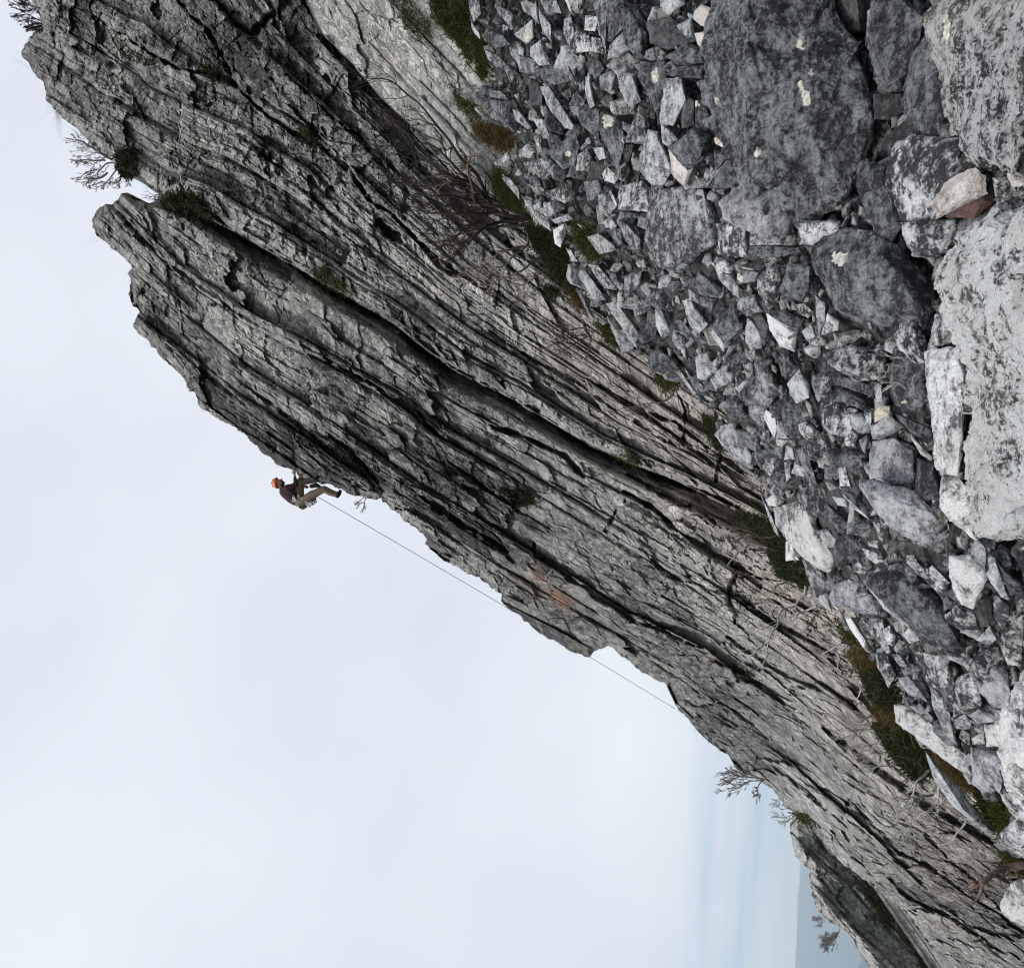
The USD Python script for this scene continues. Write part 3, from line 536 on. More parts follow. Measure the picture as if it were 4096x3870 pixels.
# tile | tone | nearer(+) or deeper(-) in stone sizes | outline | label
TRACED = """
z|D|0|2850,-60 2842,100 2820,210 2812,314 2814,370 2842,463 2875,528 2919,608 2947,660 2975,745 3010,800 3059,853 3079,853 3128,833 3300,830 3385,815 3430,700 3490,565 3490,460 3480,360 3430,255 3400,130 3330,-60|huge dark boulder with cream lichen rosettes down its middle|2995,-60,.42 2965,200,.46 2975,450,.42 3010,640,.32 3055,800,.14 3077,840,.05 3330,-60,.0 3380,300,-.06 3250,700,-.02
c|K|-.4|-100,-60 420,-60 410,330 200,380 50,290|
c|D|0|480,-60 740,-60 870,160 1000,220 900,480 820,640 800,760 700,840 590,830 510,740 500,560 440,450 440,200|dark upright block between the huge dark boulder and the pale top right boulder
c|P|.1|430,110 480,60 475,300 412,450|
c|D|-.1|830,650 880,520 1010,330 1090,420 1180,550 1240,900 1280,1400 1010,1390 920,1180 780,1120 790,900|dark slab tucked under the pale top right boulder
c|S|.1|1000,170 1160,0 1250,-80 2100,-80 2100,1862 1850,1862 1800,1800 1600,1700 1500,1530 1370,1470 1270,1330 1230,950 1180,540 1070,330|pale black speckled boulder filling the top right corner|1250,250,.06 1330,700,.06 1500,1300,.1 2100,-60,.42 2100,900,.5 1900,1700,.3 1700,300,.26
c|W|.22|1780,750 1900,700 2090,720 2090,990 1880,1000 1760,930|white quartz knob on the top right boulder
c|R|.2|1640,1050 1760,1000 2090,960 2090,1862 1850,1850 1720,1250|brownish broken face below the white quartz knob
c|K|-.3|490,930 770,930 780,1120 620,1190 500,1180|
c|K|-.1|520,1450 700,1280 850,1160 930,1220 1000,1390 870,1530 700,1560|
f|D|.05|330,-60 430,-180 610,-80 720,200 770,520 690,620 620,720 540,620 410,400 350,220|narrow blue grey slab leaning beside the huge dark boulder
f|S|-.05|600,-20 720,-340 900,-400 1400,-370 1500,-250 1200,60 1080,260 1100,440 760,470 700,300|dark boulder crusted with white flecks behind the pinkish stone
f|S|-.1|760,470 1100,440 1380,420 1460,480 1250,700 1150,820 870,800 790,600|
f|R|.2|1070,260 1200,80 1290,0 1500,-88 1620,0 1640,190 1450,220 1290,350 1110,440|pinkish white angular stone wedged between two pale boulders
f|B|.1|1190,420 1300,340 1600,210 1780,220 1500,430|
f|W|.1|2100,200 1900,225 1700,370 1370,590 1280,690 1170,870 1100,960 1075,1090 1120,1230 1220,1420 1250,1560 1290,1660 1450,2000 2100,2600|big white boulder with black lichen specks at the right edge|1500,560,.08 1270,1000,.06 1380,1500,.1 2100,300,.45 2100,1500,.55 1700,900,.3 1500,1900,.2
h|W|.12|1005,20 1080,-20 1330,-20 1400,200 1400,700 1350,1000 1330,1240 1160,1250 1090,1100 1055,600|white ribbed block left of the dark cleft
h|W|.02|1430,150 1600,0 2100,0 2100,1862 1500,1862 1430,1480 1420,900|white fractured boulder right of the dark cleft|1560,350,.06 2100,100,.35 2100,1700,.42 1560,1700,.08 1750,900,.2
h|W|.08|1160,1260 1330,1260 1400,1480 1560,1500 1540,1900 1450,1850 1370,1700 1140,1560|smooth white block below the dark cleft
e|M|0|20,130 540,110 650,330 670,450 640,660 470,770 300,955 210,860 90,910 0,780 -50,600 10,300|broad flat foliated grey slab streaked with white in the middle of the scree
e|L|.15|680,260 900,70 1150,300 1390,310 1520,330 1510,420 1280,665 980,490 870,530 720,430|pale speckled plate lying across the tip of the huge dark boulder
e|S|-.1|660,480 980,480 975,810 680,795|
e|D|-.15|975,690 1590,690 1560,760 1250,815 975,810|
e|S|-.08|1000,510 1180,640 1280,670 1490,540 1470,695 985,695|
e|S|-.1|1450,450 1900,450 1940,540 1610,690 1480,690|
f|D|.05|-50,640 230,520 480,540 560,690 720,700 900,900 1080,1100 1150,1290 1000,1560 740,1490 480,1480 250,1400 100,1300 -20,1000 -150,850|large dark boulder with one cream lichen patch, beside the big white boulder
h|S|.05|0,40 260,-60 600,20 640,180 540,270 320,322 180,180 60,140|speckled rounded boulder above the bleached roots
f|S|.05|660,1640 800,1420 900,1400 1010,1640 1010,1862 880,1862 760,1700|
f|S|.08|1090,1500 1110,1380 1200,1400 1290,1650 1160,1700 1020,1760 1040,1640|
e|D|.1|420,1090 480,940 600,1040 740,1130 720,1222 500,1190|
e|P|.1|72,1125 100,1010 240,968 210,1100|
e|P|.05|650,950 800,990 880,1100 900,1230 820,1170 680,1030|
e|M|-.05|860,1060 880,920 1090,960 1060,1050 900,1080|
e|M|0|860,1230 1040,1180 1140,1340 960,1410 870,1330|
e|S|.1|1080,1010 1220,870 1350,880 1290,1250 1180,1330 1070,1170|
e|D|.1|1280,1140 1380,880 1590,900 1600,1110 1520,1260 1340,1200|
e|P|.1|310,1240 400,1220 580,1480 490,1570 390,1480|
e|M|0|380,1130 500,1180 490,1280 390,1230|
e|D|0|500,1210 700,1210 620,1350 500,1290|
e|D|.05|650,1390 850,1230 920,1500 760,1680 620,1540|
e|P|.1|590,1560 650,1530 760,1700 740,1760|
e|P|.1|960,1410 1020,1450 1110,1600 1110,1720 1000,1740 940,1650|
e|K|0|1010,1390 1120,1360 1200,1500 1130,1700|
e|D|.12|1140,1350 1330,1330 1540,1420 1470,1560 1360,1490|
e|W|.1|1150,1360 1370,1490 1460,1560 1440,1760 1300,1700 1190,1540|
e|S|.1|1450,1280 1530,1270 1640,1360 1570,1420 1470,1370|
e|M|.05|1640,1190 1740,1270 1740,1480 1680,1590 1650,1450|
e|S|.05|1760,1370 1880,1440 1880,1540 1700,1590|
e|P|.1|1500,1550 1620,1450 1650,1600 1560,1650|
e|P|.1|50,1300 120,1270 190,1500 200,1600 110,1600 60,1500|
e|D|.05|230,1450 300,1430 420,1550 380,1640|
e|M|.05|250,1560 340,1600 380,1850 310,1760|
e|D|.05|490,1600 580,1650 550,1740 480,1700|
e|P|.05|480,1760 590,1750 600,1862 480,1862|
e|D|.1|780,1770 1000,1740 960,1862 760,1862|
e|D|.05|1240,1760 1420,1800 1430,1862 1240,1862|
e|P|.1|740,1820 790,1680 870,1680 800,1780|
e|S|0|600,870 750,840 860,890 800,970 680,980|
e|K|-.1|880,900 1150,820 1260,830 1100,950|
a|P|.1|210,220 300,340 300,390 240,330 215,270|
a|M|.1|440,30 620,130 650,300 560,230 470,120|
a|M|0|900,0 1060,0 1110,130 950,130|
a|P|.1|790,60 865,60 885,240 820,170|
a|P|.1|880,80 1000,250 1010,420 940,330 890,220|
a|W|.2|1340,150 1485,165 1440,310 1330,300|clean white squarish stone near the top of the scree
a|D|0|1560,-40 1720,-40 1720,280 1590,400 1560,250|
a|M|.05|1420,-20 1570,-20 1550,540 1490,330 1480,160 1430,90|
a|S|.1|1250,250 1390,360 1410,510 1260,520 1220,450|
a|S|.1|1130,190 1200,140 1250,330 1190,470 1120,330|
a|P|.1|1560,590 1590,440 1720,310 1800,480 1680,560|
a|D|.05|1740,330 1760,60 1950,330 1950,560 1860,560 1760,440|
a|S|.1|1400,360 1500,380 1530,540 1410,510|
a|P|.1|790,480 900,390 1000,640 880,650 800,560|
a|P|.1|660,410 740,480 730,630 690,630|
a|P|0|640,340 820,190 840,370 760,440|
a|D|.1|850,690 1000,650 1170,650 1190,800 1040,840 920,790|
a|D|.1|1370,660 1470,560 1550,690 1440,790|
a|M|.1|1170,650 1260,830 1220,860 1180,770|
a|P|.1|1340,760 1390,750 1440,1050 1390,1080 1340,900|
a|M|-.1|1480,750 1640,690 1600,910 1490,890|
a|M|.1|1650,700 1830,730 1900,1010 1780,1060 1690,900|
a|K|0|790,770 930,850 930,1070 790,1000|
a|P|.1|900,860 980,850 1050,1010 1260,1290 1140,1270 980,1080|
a|M|.05|1180,1030 1260,900 1340,1000 1280,1180|
a|D|.05|1290,1060 1480,1080 1490,1400 1420,1350 1280,1200|
a|D|.1|1490,1100 1700,1200 1740,1420 1660,1700 1540,1430 1480,1280|
a|M|.1|620,1080 690,1100 820,1260 770,1290 650,1190|
a|P|.05|820,1170 920,1180 1000,1370 930,1380|
a|S|.1|690,1490 790,1400 850,1500 790,1570 690,1550|
a|S|.1|840,1370 910,1370 920,1500 870,1540|
a|D|.1|1000,1460 1250,1320 1310,1440 1250,1640 1120,1680 1010,1560|
a|S|.1|1260,1540 1370,1460 1410,1560 1380,1700 1250,1690|
a|P|.05|1410,1460 1520,1460 1550,1570 1480,1590|
a|S|0|730,1620 960,1530 1080,1680 960,1790 800,1710|
a|D|.1|790,1740 880,1720 930,1862 800,1862|
a|S|.1|1510,1720 1560,1650 1680,1760 1640,1830 1530,1790|
a|K|-.1|1750,1430 1830,1440 1790,1600 1740,1600|
a|M|.05|1780,1290 1880,1040 1986,1080 1986,1420 1740,1420|
a|D|0|400,990 600,1000 600,1230 540,1240 400,1120|
a|D|0|350,270 520,350 600,440 440,480 370,390|
a|P|.1|520,240 590,260 570,300 530,300|
a|P|0|590,460 680,480 680,640 600,540|
a|P|.1|250,1050 400,1200 560,1270 350,1180 240,1080|
a|P|.1|490,1590 570,1500 600,1570 520,1620|
a|P|.1|510,1720 620,1790 620,1862 560,1830|
a|M|.05|180,-20 290,-20 310,130 240,220 200,110|
a|M|.05|340,480 460,540 620,700 520,680 380,590|
a|M|.05|380,880 520,900 600,1000 500,980 400,960|
b|P|.1|350,-40 550,-40 600,40 430,150 350,60|
b|R|.1|680,110 750,40 860,80 850,290 740,250 680,190|
b|M|0|510,250 660,170 700,380 640,390 560,320|
b|R|.05|690,330 840,300 800,520 720,440|
b|D|.05|410,560 620,410 790,520 790,620 560,650|
b|D|.08|390,740 560,650 780,640 770,780 600,770|
b|D|.1|130,640 400,600 410,780 330,1170 220,950 130,760|dark wedge stone with one big cream lichen spot
b|P|.12|400,780 570,770 610,960 480,1250 340,1230 340,1130|
b|K|-.1|560,900 690,1000 690,1240 560,1280|
b|D|0|700,1000 800,960 890,1280 700,1250|
b|P|.1|160,1540 230,1280 330,1300 480,1680 390,1830 260,1850 130,1640|pale rough stone beside the pinkish faced dark block
b|M|.05|350,1220 480,1300 560,1380 440,1470 370,1420|
b|D|.1|440,1470 680,1260 740,1310 880,1340 800,1560 620,1700 500,1560|
b|R|.15|430,1470 530,1490 690,1650 600,1850 480,1750|
b|C|.05|880,1370 950,1330 980,1470 900,1430|
b|D|0|880,1480 1040,1530 900,1700|
b|D|.1|1000,1600 1080,1560 1160,1770 1050,1862 800,1862|
b|P|.15|1030,1560 1060,1580 900,1760 830,1862 780,1862|
b|K|-.3|210,210 460,160 700,400 420,500 250,430|
b|K|-.2|-60,60 130,90 220,250 230,560 160,590 20,430|
d|S|.15|1440,100 1660,50 1760,150 1750,370 1420,340 1430,200|cube shaped speckled block resting on the broad flat slab
d|D|.05|1490,365 1755,370 1700,425 1540,420|
d|D|.1|1080,60 1240,40 1280,150 1190,240 1100,170|
d|M|.05|1220,190 1330,180 1400,320 1330,420 1230,350|
d|W|.1|1330,170 1350,130 1410,290 1400,320|
d|S|.05|520,90 660,80 700,150 640,180|
d|S|.1|700,180 900,80 980,240 900,280 780,230|
d|P|.1|460,200 570,250 600,410 560,380|
d|S|.1|680,280 750,260 800,380 720,440 680,370|
d|P|.1|570,300 650,260 680,320 590,350|
d|P|.1|260,20 350,20 440,150 440,240 370,130|
d|P|.1|760,440 940,370 990,440 800,480|
d|W|.1|770,540 880,480 900,510 850,720 790,680|
d|D|.05|830,570 920,490 900,620 870,690|
d|S|.1|1270,460 1370,430 1430,490 1390,530 1290,520|
d|M|.05|1420,440 1500,470 1660,620 1670,740 1560,740 1480,620|
d|D|.05|1300,540 1450,520 1480,680 1430,700|
d|P|.1|1010,480 1080,500 1180,580 1120,610|
d|P|.05|1110,610 1220,570 1400,690 1420,740 1230,790|
d|S|.05|1120,880 1230,890 1400,1090 1420,1140 1290,1120 1200,1010|
d|D|.05|1310,940 1400,980 1450,1100 1370,1090|
d|P|.1|1020,990 1070,920 1200,1080 1300,1230 1190,1260 1110,1100|
d|P|.1|1000,1130 1050,1150 1190,1440 1150,1430|
d|P|.05|1290,1270 1400,1250 1640,1560 1700,1700 1610,1740 1560,1560|
d|M|.05|1470,1000 1680,930 1650,1080 1490,1230|
d|P|.1|1310,1400 1390,1410 1590,1690 1550,1750 1470,1780 1380,1580|
d|P|.1|1430,1540 1510,1500 1570,1700 1470,1640|
d|D|.05|1480,840 1560,880 1530,940 1460,870|
d|P|.05|1590,870 1680,830 1700,920 1620,910|
d|M|.05|1550,1270 1720,1190 1760,1340 1590,1400|
d|D|.05|1690,1200 1760,1160 1750,1300 1700,1290|
d|P|.05|900,720 960,740 1020,860 960,850|
d|P|.05|620,410 740,470 760,560 660,490|
d|D|0|740,240 900,290 900,340 800,370|
g|D|.1|230,10 350,0 500,60 560,200 340,220 230,170|
g|P|.1|510,220 560,220 720,430 680,440|
g|M|.05|580,170 760,330 830,460 700,430|
g|P|.1|700,60 760,30 870,230 800,300 710,280|
g|D|.12|730,220 820,220 800,310 720,300|
g|P|.1|870,110 920,60 990,60 900,200 870,170|
g|P|.1|850,290 1010,100 1100,250 1070,320 900,390|
g|D|.15|1010,80 1080,0 1190,60 1150,220 1060,220|
g|S|.05|1150,80 1270,60 1290,270 1200,280|
g|M|.12|1280,20 1450,100 1560,400 1420,560 1320,400 1290,200|
g|D|.1|1410,430 1560,420 1580,590 1470,630 1420,560|
g|M|.05|1200,390 1330,350 1420,560 1380,780 1240,650|
g|D|.05|1490,30 1600,20 1700,150 1610,270 1560,250|
g|P|.15|1610,330 1730,180 1830,350 1830,470 1700,530 1640,430|pale blunt stone above the bright white shard
g|M|0|1570,440 1690,540 1600,490|
g|W|.2|1400,590 1500,640 1520,760 1480,880 1430,750 1380,670|bright white pointed shard among grey stones
g|D|.12|1000,580 1130,480 1220,650 1100,750 1010,660|
g|D|.05|990,500 1080,410 1150,480 1020,550|
g|P|.1|1090,370 1200,290 1260,310 1140,440|
g|P|.05|890,840 950,740 1070,720 1180,900 1260,1050 1240,1180 1110,1110 1010,880|
g|D|.08|1080,770 1290,800 1320,880 1300,1010 1220,960|
g|M|.05|1510,690 1650,710 1630,880 1500,870|
g|W|.1|1500,870 1640,890 1560,960 1510,940|
g|M|.1|1340,930 1370,790 1440,780 1470,980|
g|K|0|1580,640 1690,570 1800,600 1740,710 1610,680|
g|S|.1|1720,740 1800,700 1940,810 1840,910 1740,830|
g|D|.05|1640,850 1740,830 1780,880 1680,920|
g|S|.1|1830,940 1940,870 1986,900 1980,960 1880,1010|
g|P|.1|1580,1090 1600,940 1670,960 1690,1080|
g|P|.1|1650,1220 1690,1100 1790,1170 1780,1260|
g|M|.1|1690,980 1800,940 1900,1200 1930,1340 1850,1370 1790,1230|
g|S|.1|1370,1160 1400,1070 1500,1060 1500,1220 1430,1250|
g|D|.05|1310,1010 1400,980 1480,1010 1330,1060|
g|D|.05|1480,960 1570,950 1570,1080 1500,1030|
g|P|.1|1580,1110 1650,1110 1650,1260 1600,1310|
g|D|.05|1370,1250 1500,1250 1480,1330 1380,1320|
g|M|.05|1420,1410 1540,1260 1660,1300 1590,1490|
g|W|.12|1390,1480 1500,1410 1590,1500 1520,1560 1420,1540|
g|D|.1|1800,1480 1920,1440 1986,1600 1880,1690 1810,1620|
g|P|.05|1330,1380 1400,1500 1470,1680 1540,1862 1480,1790 1420,1640|
i|W|.1|560,50 700,0 800,10 840,190 930,310 1100,560 1110,740 1000,700 750,560 610,400 560,250|large white boulder on the rim above the gully
i|P|.12|480,60 560,60 640,200 640,330 580,340 500,240|
h|D|.1|110,340 480,490 500,580 400,600 80,480|dark bar shaped block striped with white at its upper edge
h|D|.05|140,220 320,310 500,330 500,480 120,330|
h|P|.1|500,350 570,340 590,510 510,520|
h|S|.12|-30,520 100,510 330,590 380,720 400,800 240,870 60,830 -40,740|speckled rounded block under the dark bar shaped block
h|S|.05|0,200 130,210 80,360 30,480 -60,440|
h|S|.1|200,880 280,800 350,830 330,960 220,950|
h|D|.05|0,990 220,960 370,1020 410,1200 400,1280 100,1090|
h|P|.2|470,750 640,640 790,760 560,890 480,880|
h|C|.12|500,600 560,550 660,550 640,640 500,720|
h|L|.1|430,1170 480,900 700,870 900,980 910,1320 700,1390 450,1290|lilac grey block beside the smooth white boulder
h|C|.2|720,250 760,160 860,190 880,270 830,320 750,290|cream and orange chip held among the bleached roots
h|B|.15|800,120 880,100 870,170 820,170|
h|C|.15|760,520 880,410 940,430 910,540 840,520|
h|K|.18|760,580 850,520 900,570 860,640 770,620|
h|D|.05|690,620 780,640 950,800 1080,780 1080,950 960,900 850,800|
h|P|.12|860,830 920,910 1080,1060 1080,1110 960,1030 870,890|
h|D|-.05|930,1070 1090,1130 1160,1400 1150,1490 1010,1490 900,1390|
h|D|-.1|700,-20 1000,-20 1040,500 900,620 700,560 640,300|
h|L|.15|350,1330 460,1290 700,1390 900,1400 1160,1640 1450,1862 1400,1900 1000,1960 700,1780 520,1590 400,1420|broad pale lilac slab running under the smooth white boulder
h|S|.12|170,1400 240,1390 600,1690 480,1700 330,1600 260,1510|
h|M|.05|0,1290 170,1360 60,1400|
h|P|.05|80,1450 220,1460 240,1560 140,1540|
h|D|.05|20,1500 210,1660 230,1750 180,1830 60,1700|
h|D|.1|220,1740 330,1650 480,1680 460,1750 360,1840 230,1820|
h|S|.08|480,1700 600,1680 650,1760 640,1862 540,1862|
h|D|.05|0,1130 130,1160 130,1290 0,1270|
h|S|.08|140,1170 210,1150 260,1350 160,1350|
h|S|.08|400,620 470,600 470,760 420,740|
i|W|.1|600,410 660,390 690,480 740,590 605,600|square white block standing on the rim over dark shrubs
i|K|-.05|1100,420 1190,370 1190,560 1140,660 1100,660|
i|D|0|1180,390 1350,370 1330,520 1260,600 1180,560|
i|S|.08|1260,650 1380,560 1480,640 1390,730 1280,720|
i|M|.05|760,570 900,650 1080,800 1060,880 950,860 890,980 870,800|
i|P|.08|880,830 960,880 1040,900 1020,1010 1060,1110 930,1020|
i|L|.15|1010,960 1080,850 1220,770 1400,830 1590,1040 1570,1130 1350,1130 1080,1050|flat lilac grey plate jutting from the rim
j|D|.1|200,590 420,490 640,560 800,640 930,720 1090,990 1240,1180 1350,1380 1180,1420 930,1350 690,1110 430,920 210,680|long dark slab with a white flecked upper edge
j|P|.14|160,630 200,610 440,870 690,1090 930,1350 690,1150 400,960|
j|S|.14|200,590 330,470 430,530 250,610|
j|W|.14|360,690 470,640 490,860 420,800|
j|P|.1|210,180 330,170 330,260 220,230|
j|S|.1|300,0 460,0 460,170 380,230 320,100|
j|S|.1|150,260 300,290 400,410 300,440 200,360|
j|S|.1|640,330 740,330 900,620 1100,700 1040,790 870,640 650,420|
j|S|.1|870,490 950,450 1150,650 1050,770 900,610|
j|W|.15|1220,830 1230,690 1140,590 1140,350 1270,400 1480,310 1560,590 1540,740 1410,960 1270,890|white faced stone with a black lichen patch under the pale lilac slab
j|M|0|1350,280 1450,130 1560,260 1560,540 1400,400|
j|P|.1|1520,260 1660,370 1820,850 1700,790 1560,560|
j|D|-.05|1650,370 1800,520 1986,690 1986,800 1830,790 1760,600|
j|M|.05|1630,880 1700,800 1830,880 1820,1030 1720,1150 1650,1050|
j|S|.1|1080,1010 1220,910 1420,960 1490,1180 1260,1180 1100,1100|
j|D|0|1040,800 1120,810 1230,890 1100,960|
j|P|.08|1440,1300 1600,1130 1680,1290 1600,1360|
j|K|-.2|1420,960 1620,780 1650,1050 1500,1190|
j|W|.1|390,1180 460,1130 540,1250 490,1370 420,1310|
j|P|.1|590,1230 690,1160 830,1290 690,1340|
i|W|.1|1190,1150 1250,1140 1400,1380 1470,1530 1400,1500 1230,1260|
j|S|.08|130,1040 380,1050 470,1430 430,1450 260,1260|
j|S|.1|280,1440 420,1440 540,1700 450,1840 300,1560|
k|L|.1|730,150 830,130 950,270 1040,400 830,310 760,200|
j|S|.05|740,1420 900,1450 1080,1500 1240,1640 1200,1844 920,1844 800,1600|
j|M|.1|1030,1460 1100,1410 1310,1500 1290,1590 1120,1510|
j|M|.05|1310,1420 1480,1580 1440,1620 1330,1560|
j|S|.05|1740,1180 1986,1000 1986,1600 1800,1580 1730,1400|
j|P|.1|480,1100 620,1070 640,1180 540,1210|
j|S|.1|470,1460 560,1440 680,1600 600,1620|
j|S|.05|1480,1380 1700,1380 1700,1480 1580,1560|
k|S|.05|1230,330 1340,140 1540,40 1590,130 1540,300 1560,420 1460,500 1300,510|
k|L|.14|1540,290 1600,100 1700,30 1800,30 1860,300 1820,440 1670,450|smooth blue grey stone leaning on the pale right edge boulder
k|W|.1|700,420 850,430 1060,600 1180,780 1330,850 1450,940 1470,1130 1380,1100 1050,840 900,700 720,580|long white slab along the rim above mossy grass
k|M|.1|850,430 960,400 1100,560 1060,600 940,500|
k|D|.08|1080,570 1150,560 1200,750 1330,830 1200,800 1080,680|
k|P|.12|1050,240 1100,260 1230,410 1330,830 1190,700 1080,430|
k|L|.1|1280,570 1400,500 1470,590 1440,660 1320,650|
k|L|.1|1420,510 1560,450 1720,520 1700,580 1530,610|
k|D|.15|1660,450 1800,440 1780,480|
k|S|.08|1460,750 1590,670 1600,800 1480,810|
k|W|.08|1590,610 1720,600 1770,830 1610,830|
k|L|.14|1450,830 1750,870 1790,1100 1740,1280 1560,1280 1480,1200 1470,1000|squarish pale lilac slab beside the pale right edge boulder
k|W|.05|2100,50 1986,80 1870,240 1830,440 1720,600 1740,750 1790,1050 1790,1240 1900,1400 2100,1500|pale cream white boulder cut off by the right edge|1900,350,.1 1800,700,.08 1850,1100,.1 2100,200,.35 2100,1300,.4
k|S|.1|1740,1250 1850,1250 2080,1450 2060,1600 1900,1540 1790,1400|
l|S|.1|1700,560 1870,390 2060,280 2080,770 1900,760 1760,650|white boulder with black lichen above the corner root
l|W|.1|1750,1200 1850,1020 2080,930 2080,1490 1860,1390 1760,1300|round white boulder at the bottom right corner
k|P|-.1|1000,870 1040,990 1190,1230 1400,1480 1700,1690 1620,1700 1250,1390 1090,1160|
"""

def refined_hull(pts, edge):
    return m3.Manifold.hull_points(np.ascontiguousarray(pts, float)).refine_to_length(edge)

def stone_mesh(ring, n, size, rng, edge, flat=0.5, detail=1.0, tops=None):
    """ring: points of the widest outline; n: unit vector out of the heap. A broken angular block with foliation, chips and grain."""
    c = ring.mean(0)
    t1 = ring[0] - c; t1 -= n * (t1 @ n); t1 /= np.linalg.norm(t1) + 1e-9; t2 = np.cross(n, t1)
    upl = np.array([0, 0, 1.0]) - n * n[2]; upl /= np.linalg.norm(upl) + 1e-9
    tilt = rng.normal(0, 0.16, 2)
    sh = rng.uniform(0.58, 0.86)
    hgt = size * rng.uniform(0.16, 0.34) * (1.5 - flat)
    shift = -upl * size * rng.uniform(0.0, 0.12) + t1 * size * rng.uniform(-0.07, 0.07)
    top = c + (ring - c) * sh * rng.uniform(0.86, 1.1, (len(ring), 1)) + shift
    loc = top - c
    top = top + n * (hgt + (loc @ t1 * tilt[0] + loc @ t2 * tilt[1])[:, None])
    extra = []
    if tops is not None: top = tops
    if size > 0.45 and tops is None: extra = [c + (ring - c) * rng.uniform(0.90, 0.97, (len(ring), 1)) + n * (hgt * rng.uniform(0.45, 0.7, (len(ring), 1)))]
    mid = ring + n * (rng.uniform(-0.05, 0.05, (len(ring), 1)) * size)
    low = c + (ring - c) * rng.uniform(0.7, 0.95) - n * size * rng.uniform(0.35, 0.6)
    m = refined_hull(np.vstack([mid, top, low] + extra), edge).to_mesh()
    v = np.asarray(m.vert_properties, float)[:, :3]; f = np.asarray(m.tri_verts)
    N = vnormals(v, f)
    k = (v - c) / size; off = rng.uniform(0, 100, 3)
    g = n * 0.75 + t1 * rng.normal(0, 0.5) + t2 * rng.normal(0, 0.5); g /= np.linalg.norm(g)   # foliation
    lay = k @ g * rng.uniform(7, 13) + 1.6 * fbm(k * 2.2 + off, 3)
    step = np.abs(lay - np.floor(lay) - 0.5) * 2
    mask = sm(fbm(k * 1.8 + off[::-1], 2), 0.45, 0.65)
    ed = edge / size
    chip = 0
    if ed < 0.09:                                       # conchoidal, angular fracture facets
        for cs, ah, at2 in ((0.42, 0.05, 0.20), (0.19, 0.028, 0.24), (0.075, 0.012, 0.26), (0.03, 0.005, 0.26)):
            if ed > cs * 0.35: break
            kw = k + 0.05 * cs * 6 * (np.c_[nz(k * 3 / cs * 0.4 + off), nz(k * 3 / cs * 0.4 + off + 9), nz(k * 3 / cs * 0.4 + off + 17)] - 0.5)
            lo_, hi_ = kw.min(0), kw.max(0)
            m_ = min(60000, int(np.prod(hi_ - lo_ + cs) / cs ** 3) + 4)
            sp = rng.uniform(lo_, hi_, (m_, 3)); hh = rng.uniform(-0.5, 0.5, m_); tt = rng.normal(0, 0.6, (m_, 3))
            ii = cKDTree(sp).query(kw)[1]
            chip = chip + ah * hh[ii] + at2 * 0.5 * ((kw - sp[ii]) * tt[ii]).sum(1)
    disp = 0.06 * (fbm(k * 1.9 + off, 3) - 0.5) + 0.05 * (np.floor(fbm(k * 1.6 + off + 7, 3) * 7) / 7 - 0.5) - 0.014 * step * mask
    disp += 0.035 * (1 - np.abs(2 * fbm(k * 5.5 + off, 3) - 1) - 0.7)
    if size > 0.35:                                     # fracture lines
        for fs, dp_, wd in ((1.7, 0.022, 0.012), (3.4, 0.012, 0.014)):
            fv = fbm(k * fs + off + 40, 3)
            disp = disp - dp_ * np.exp(-((fv - 0.5) / wd) ** 2) * sm(fbm(k * 1.3 + off + 60, 2), 0.35, 0.6)
    disp = disp + chip * (2.0 if tops is not None else 1.0) * (0.6 if size < 0.3 else 0.62)
    if ed < 0.06: disp += 0.016 * (fbm(k * 15 + off, 3) - 0.5)
    if ed < 0.03: disp += 0.008 * (fbm(k * 40 + off, 3) - 0.5)
    v = v + N * (disp * size * detail)[:, None]
    return v, f

PX = 1.85                                                # finest edge in picture pixels
stones = []
def view_n(px, py):
    r = rays(px, py); return -r / np.linalg.norm(r)
TALUS_N = np.array([-0.45, -0.55, 0.70])
def make_stone(poly, tone, dz, seed, edge_px=PX, flat=0.5, depth=None, detail=1.0, tops=None):
    rng = np.random.default_rng(seed)
    p = np.asarray(poly, float)
    c = Polygon(p).centroid; cx, cy = c.x, c.y
    area = Polygon(p).area; w = math.sqrt(max(area, 1.0))
    d0 = float(TD(np.array([[min(max(cx, 440), 1040), cy]]) / 100)[0]) if depth is None else depth
    size = w * d0 / F
    nv = view_n(cx, cy); n = nv * 0.78 + TALUS_N * 0.22; n /= np.linalg.norm(n)
    d0 = d0 - dz * size
    # the outline lies in a plane that leans with the slope
    P0 = at(cx, cy, d0)
    r = rays(p[:, 0], p[:, 1])
    pn = nv * 0.86 + TALUS_N * 0.14; pn /= np.linalg.norm(pn)
    dd = ((P0 - EYE) @ pn) / (r @ pn)
    if depth is None: dd = 0.3 * dd + 0.7 * (TD(np.c_[np.clip(p[:, 0], 440, 1040), p[:, 1]] / 100) - dz * size)
    dd = np.clip(dd, d0 - 0.6 * size, d0 + 0.6 * size)
    ring = at(p[:, 0], p[:, 1], dd)
    if tops is not None:
        tp = np.asarray(tops, float)
        tops = at(tp[:, 0], tp[:, 1], TD(np.c_[np.clip(tp[:, 0], 440, 1040), tp[:, 1]] / 100) - (dz + tp[:, 2]) * size)
    v, f = stone_mesh(ring, n, size, rng, max(edge_px * d0 / F, 0.004), flat, detail, tops)
    return v, f, dict(cx=cx, cy=cy, area=area, d=d0, tone=tone)

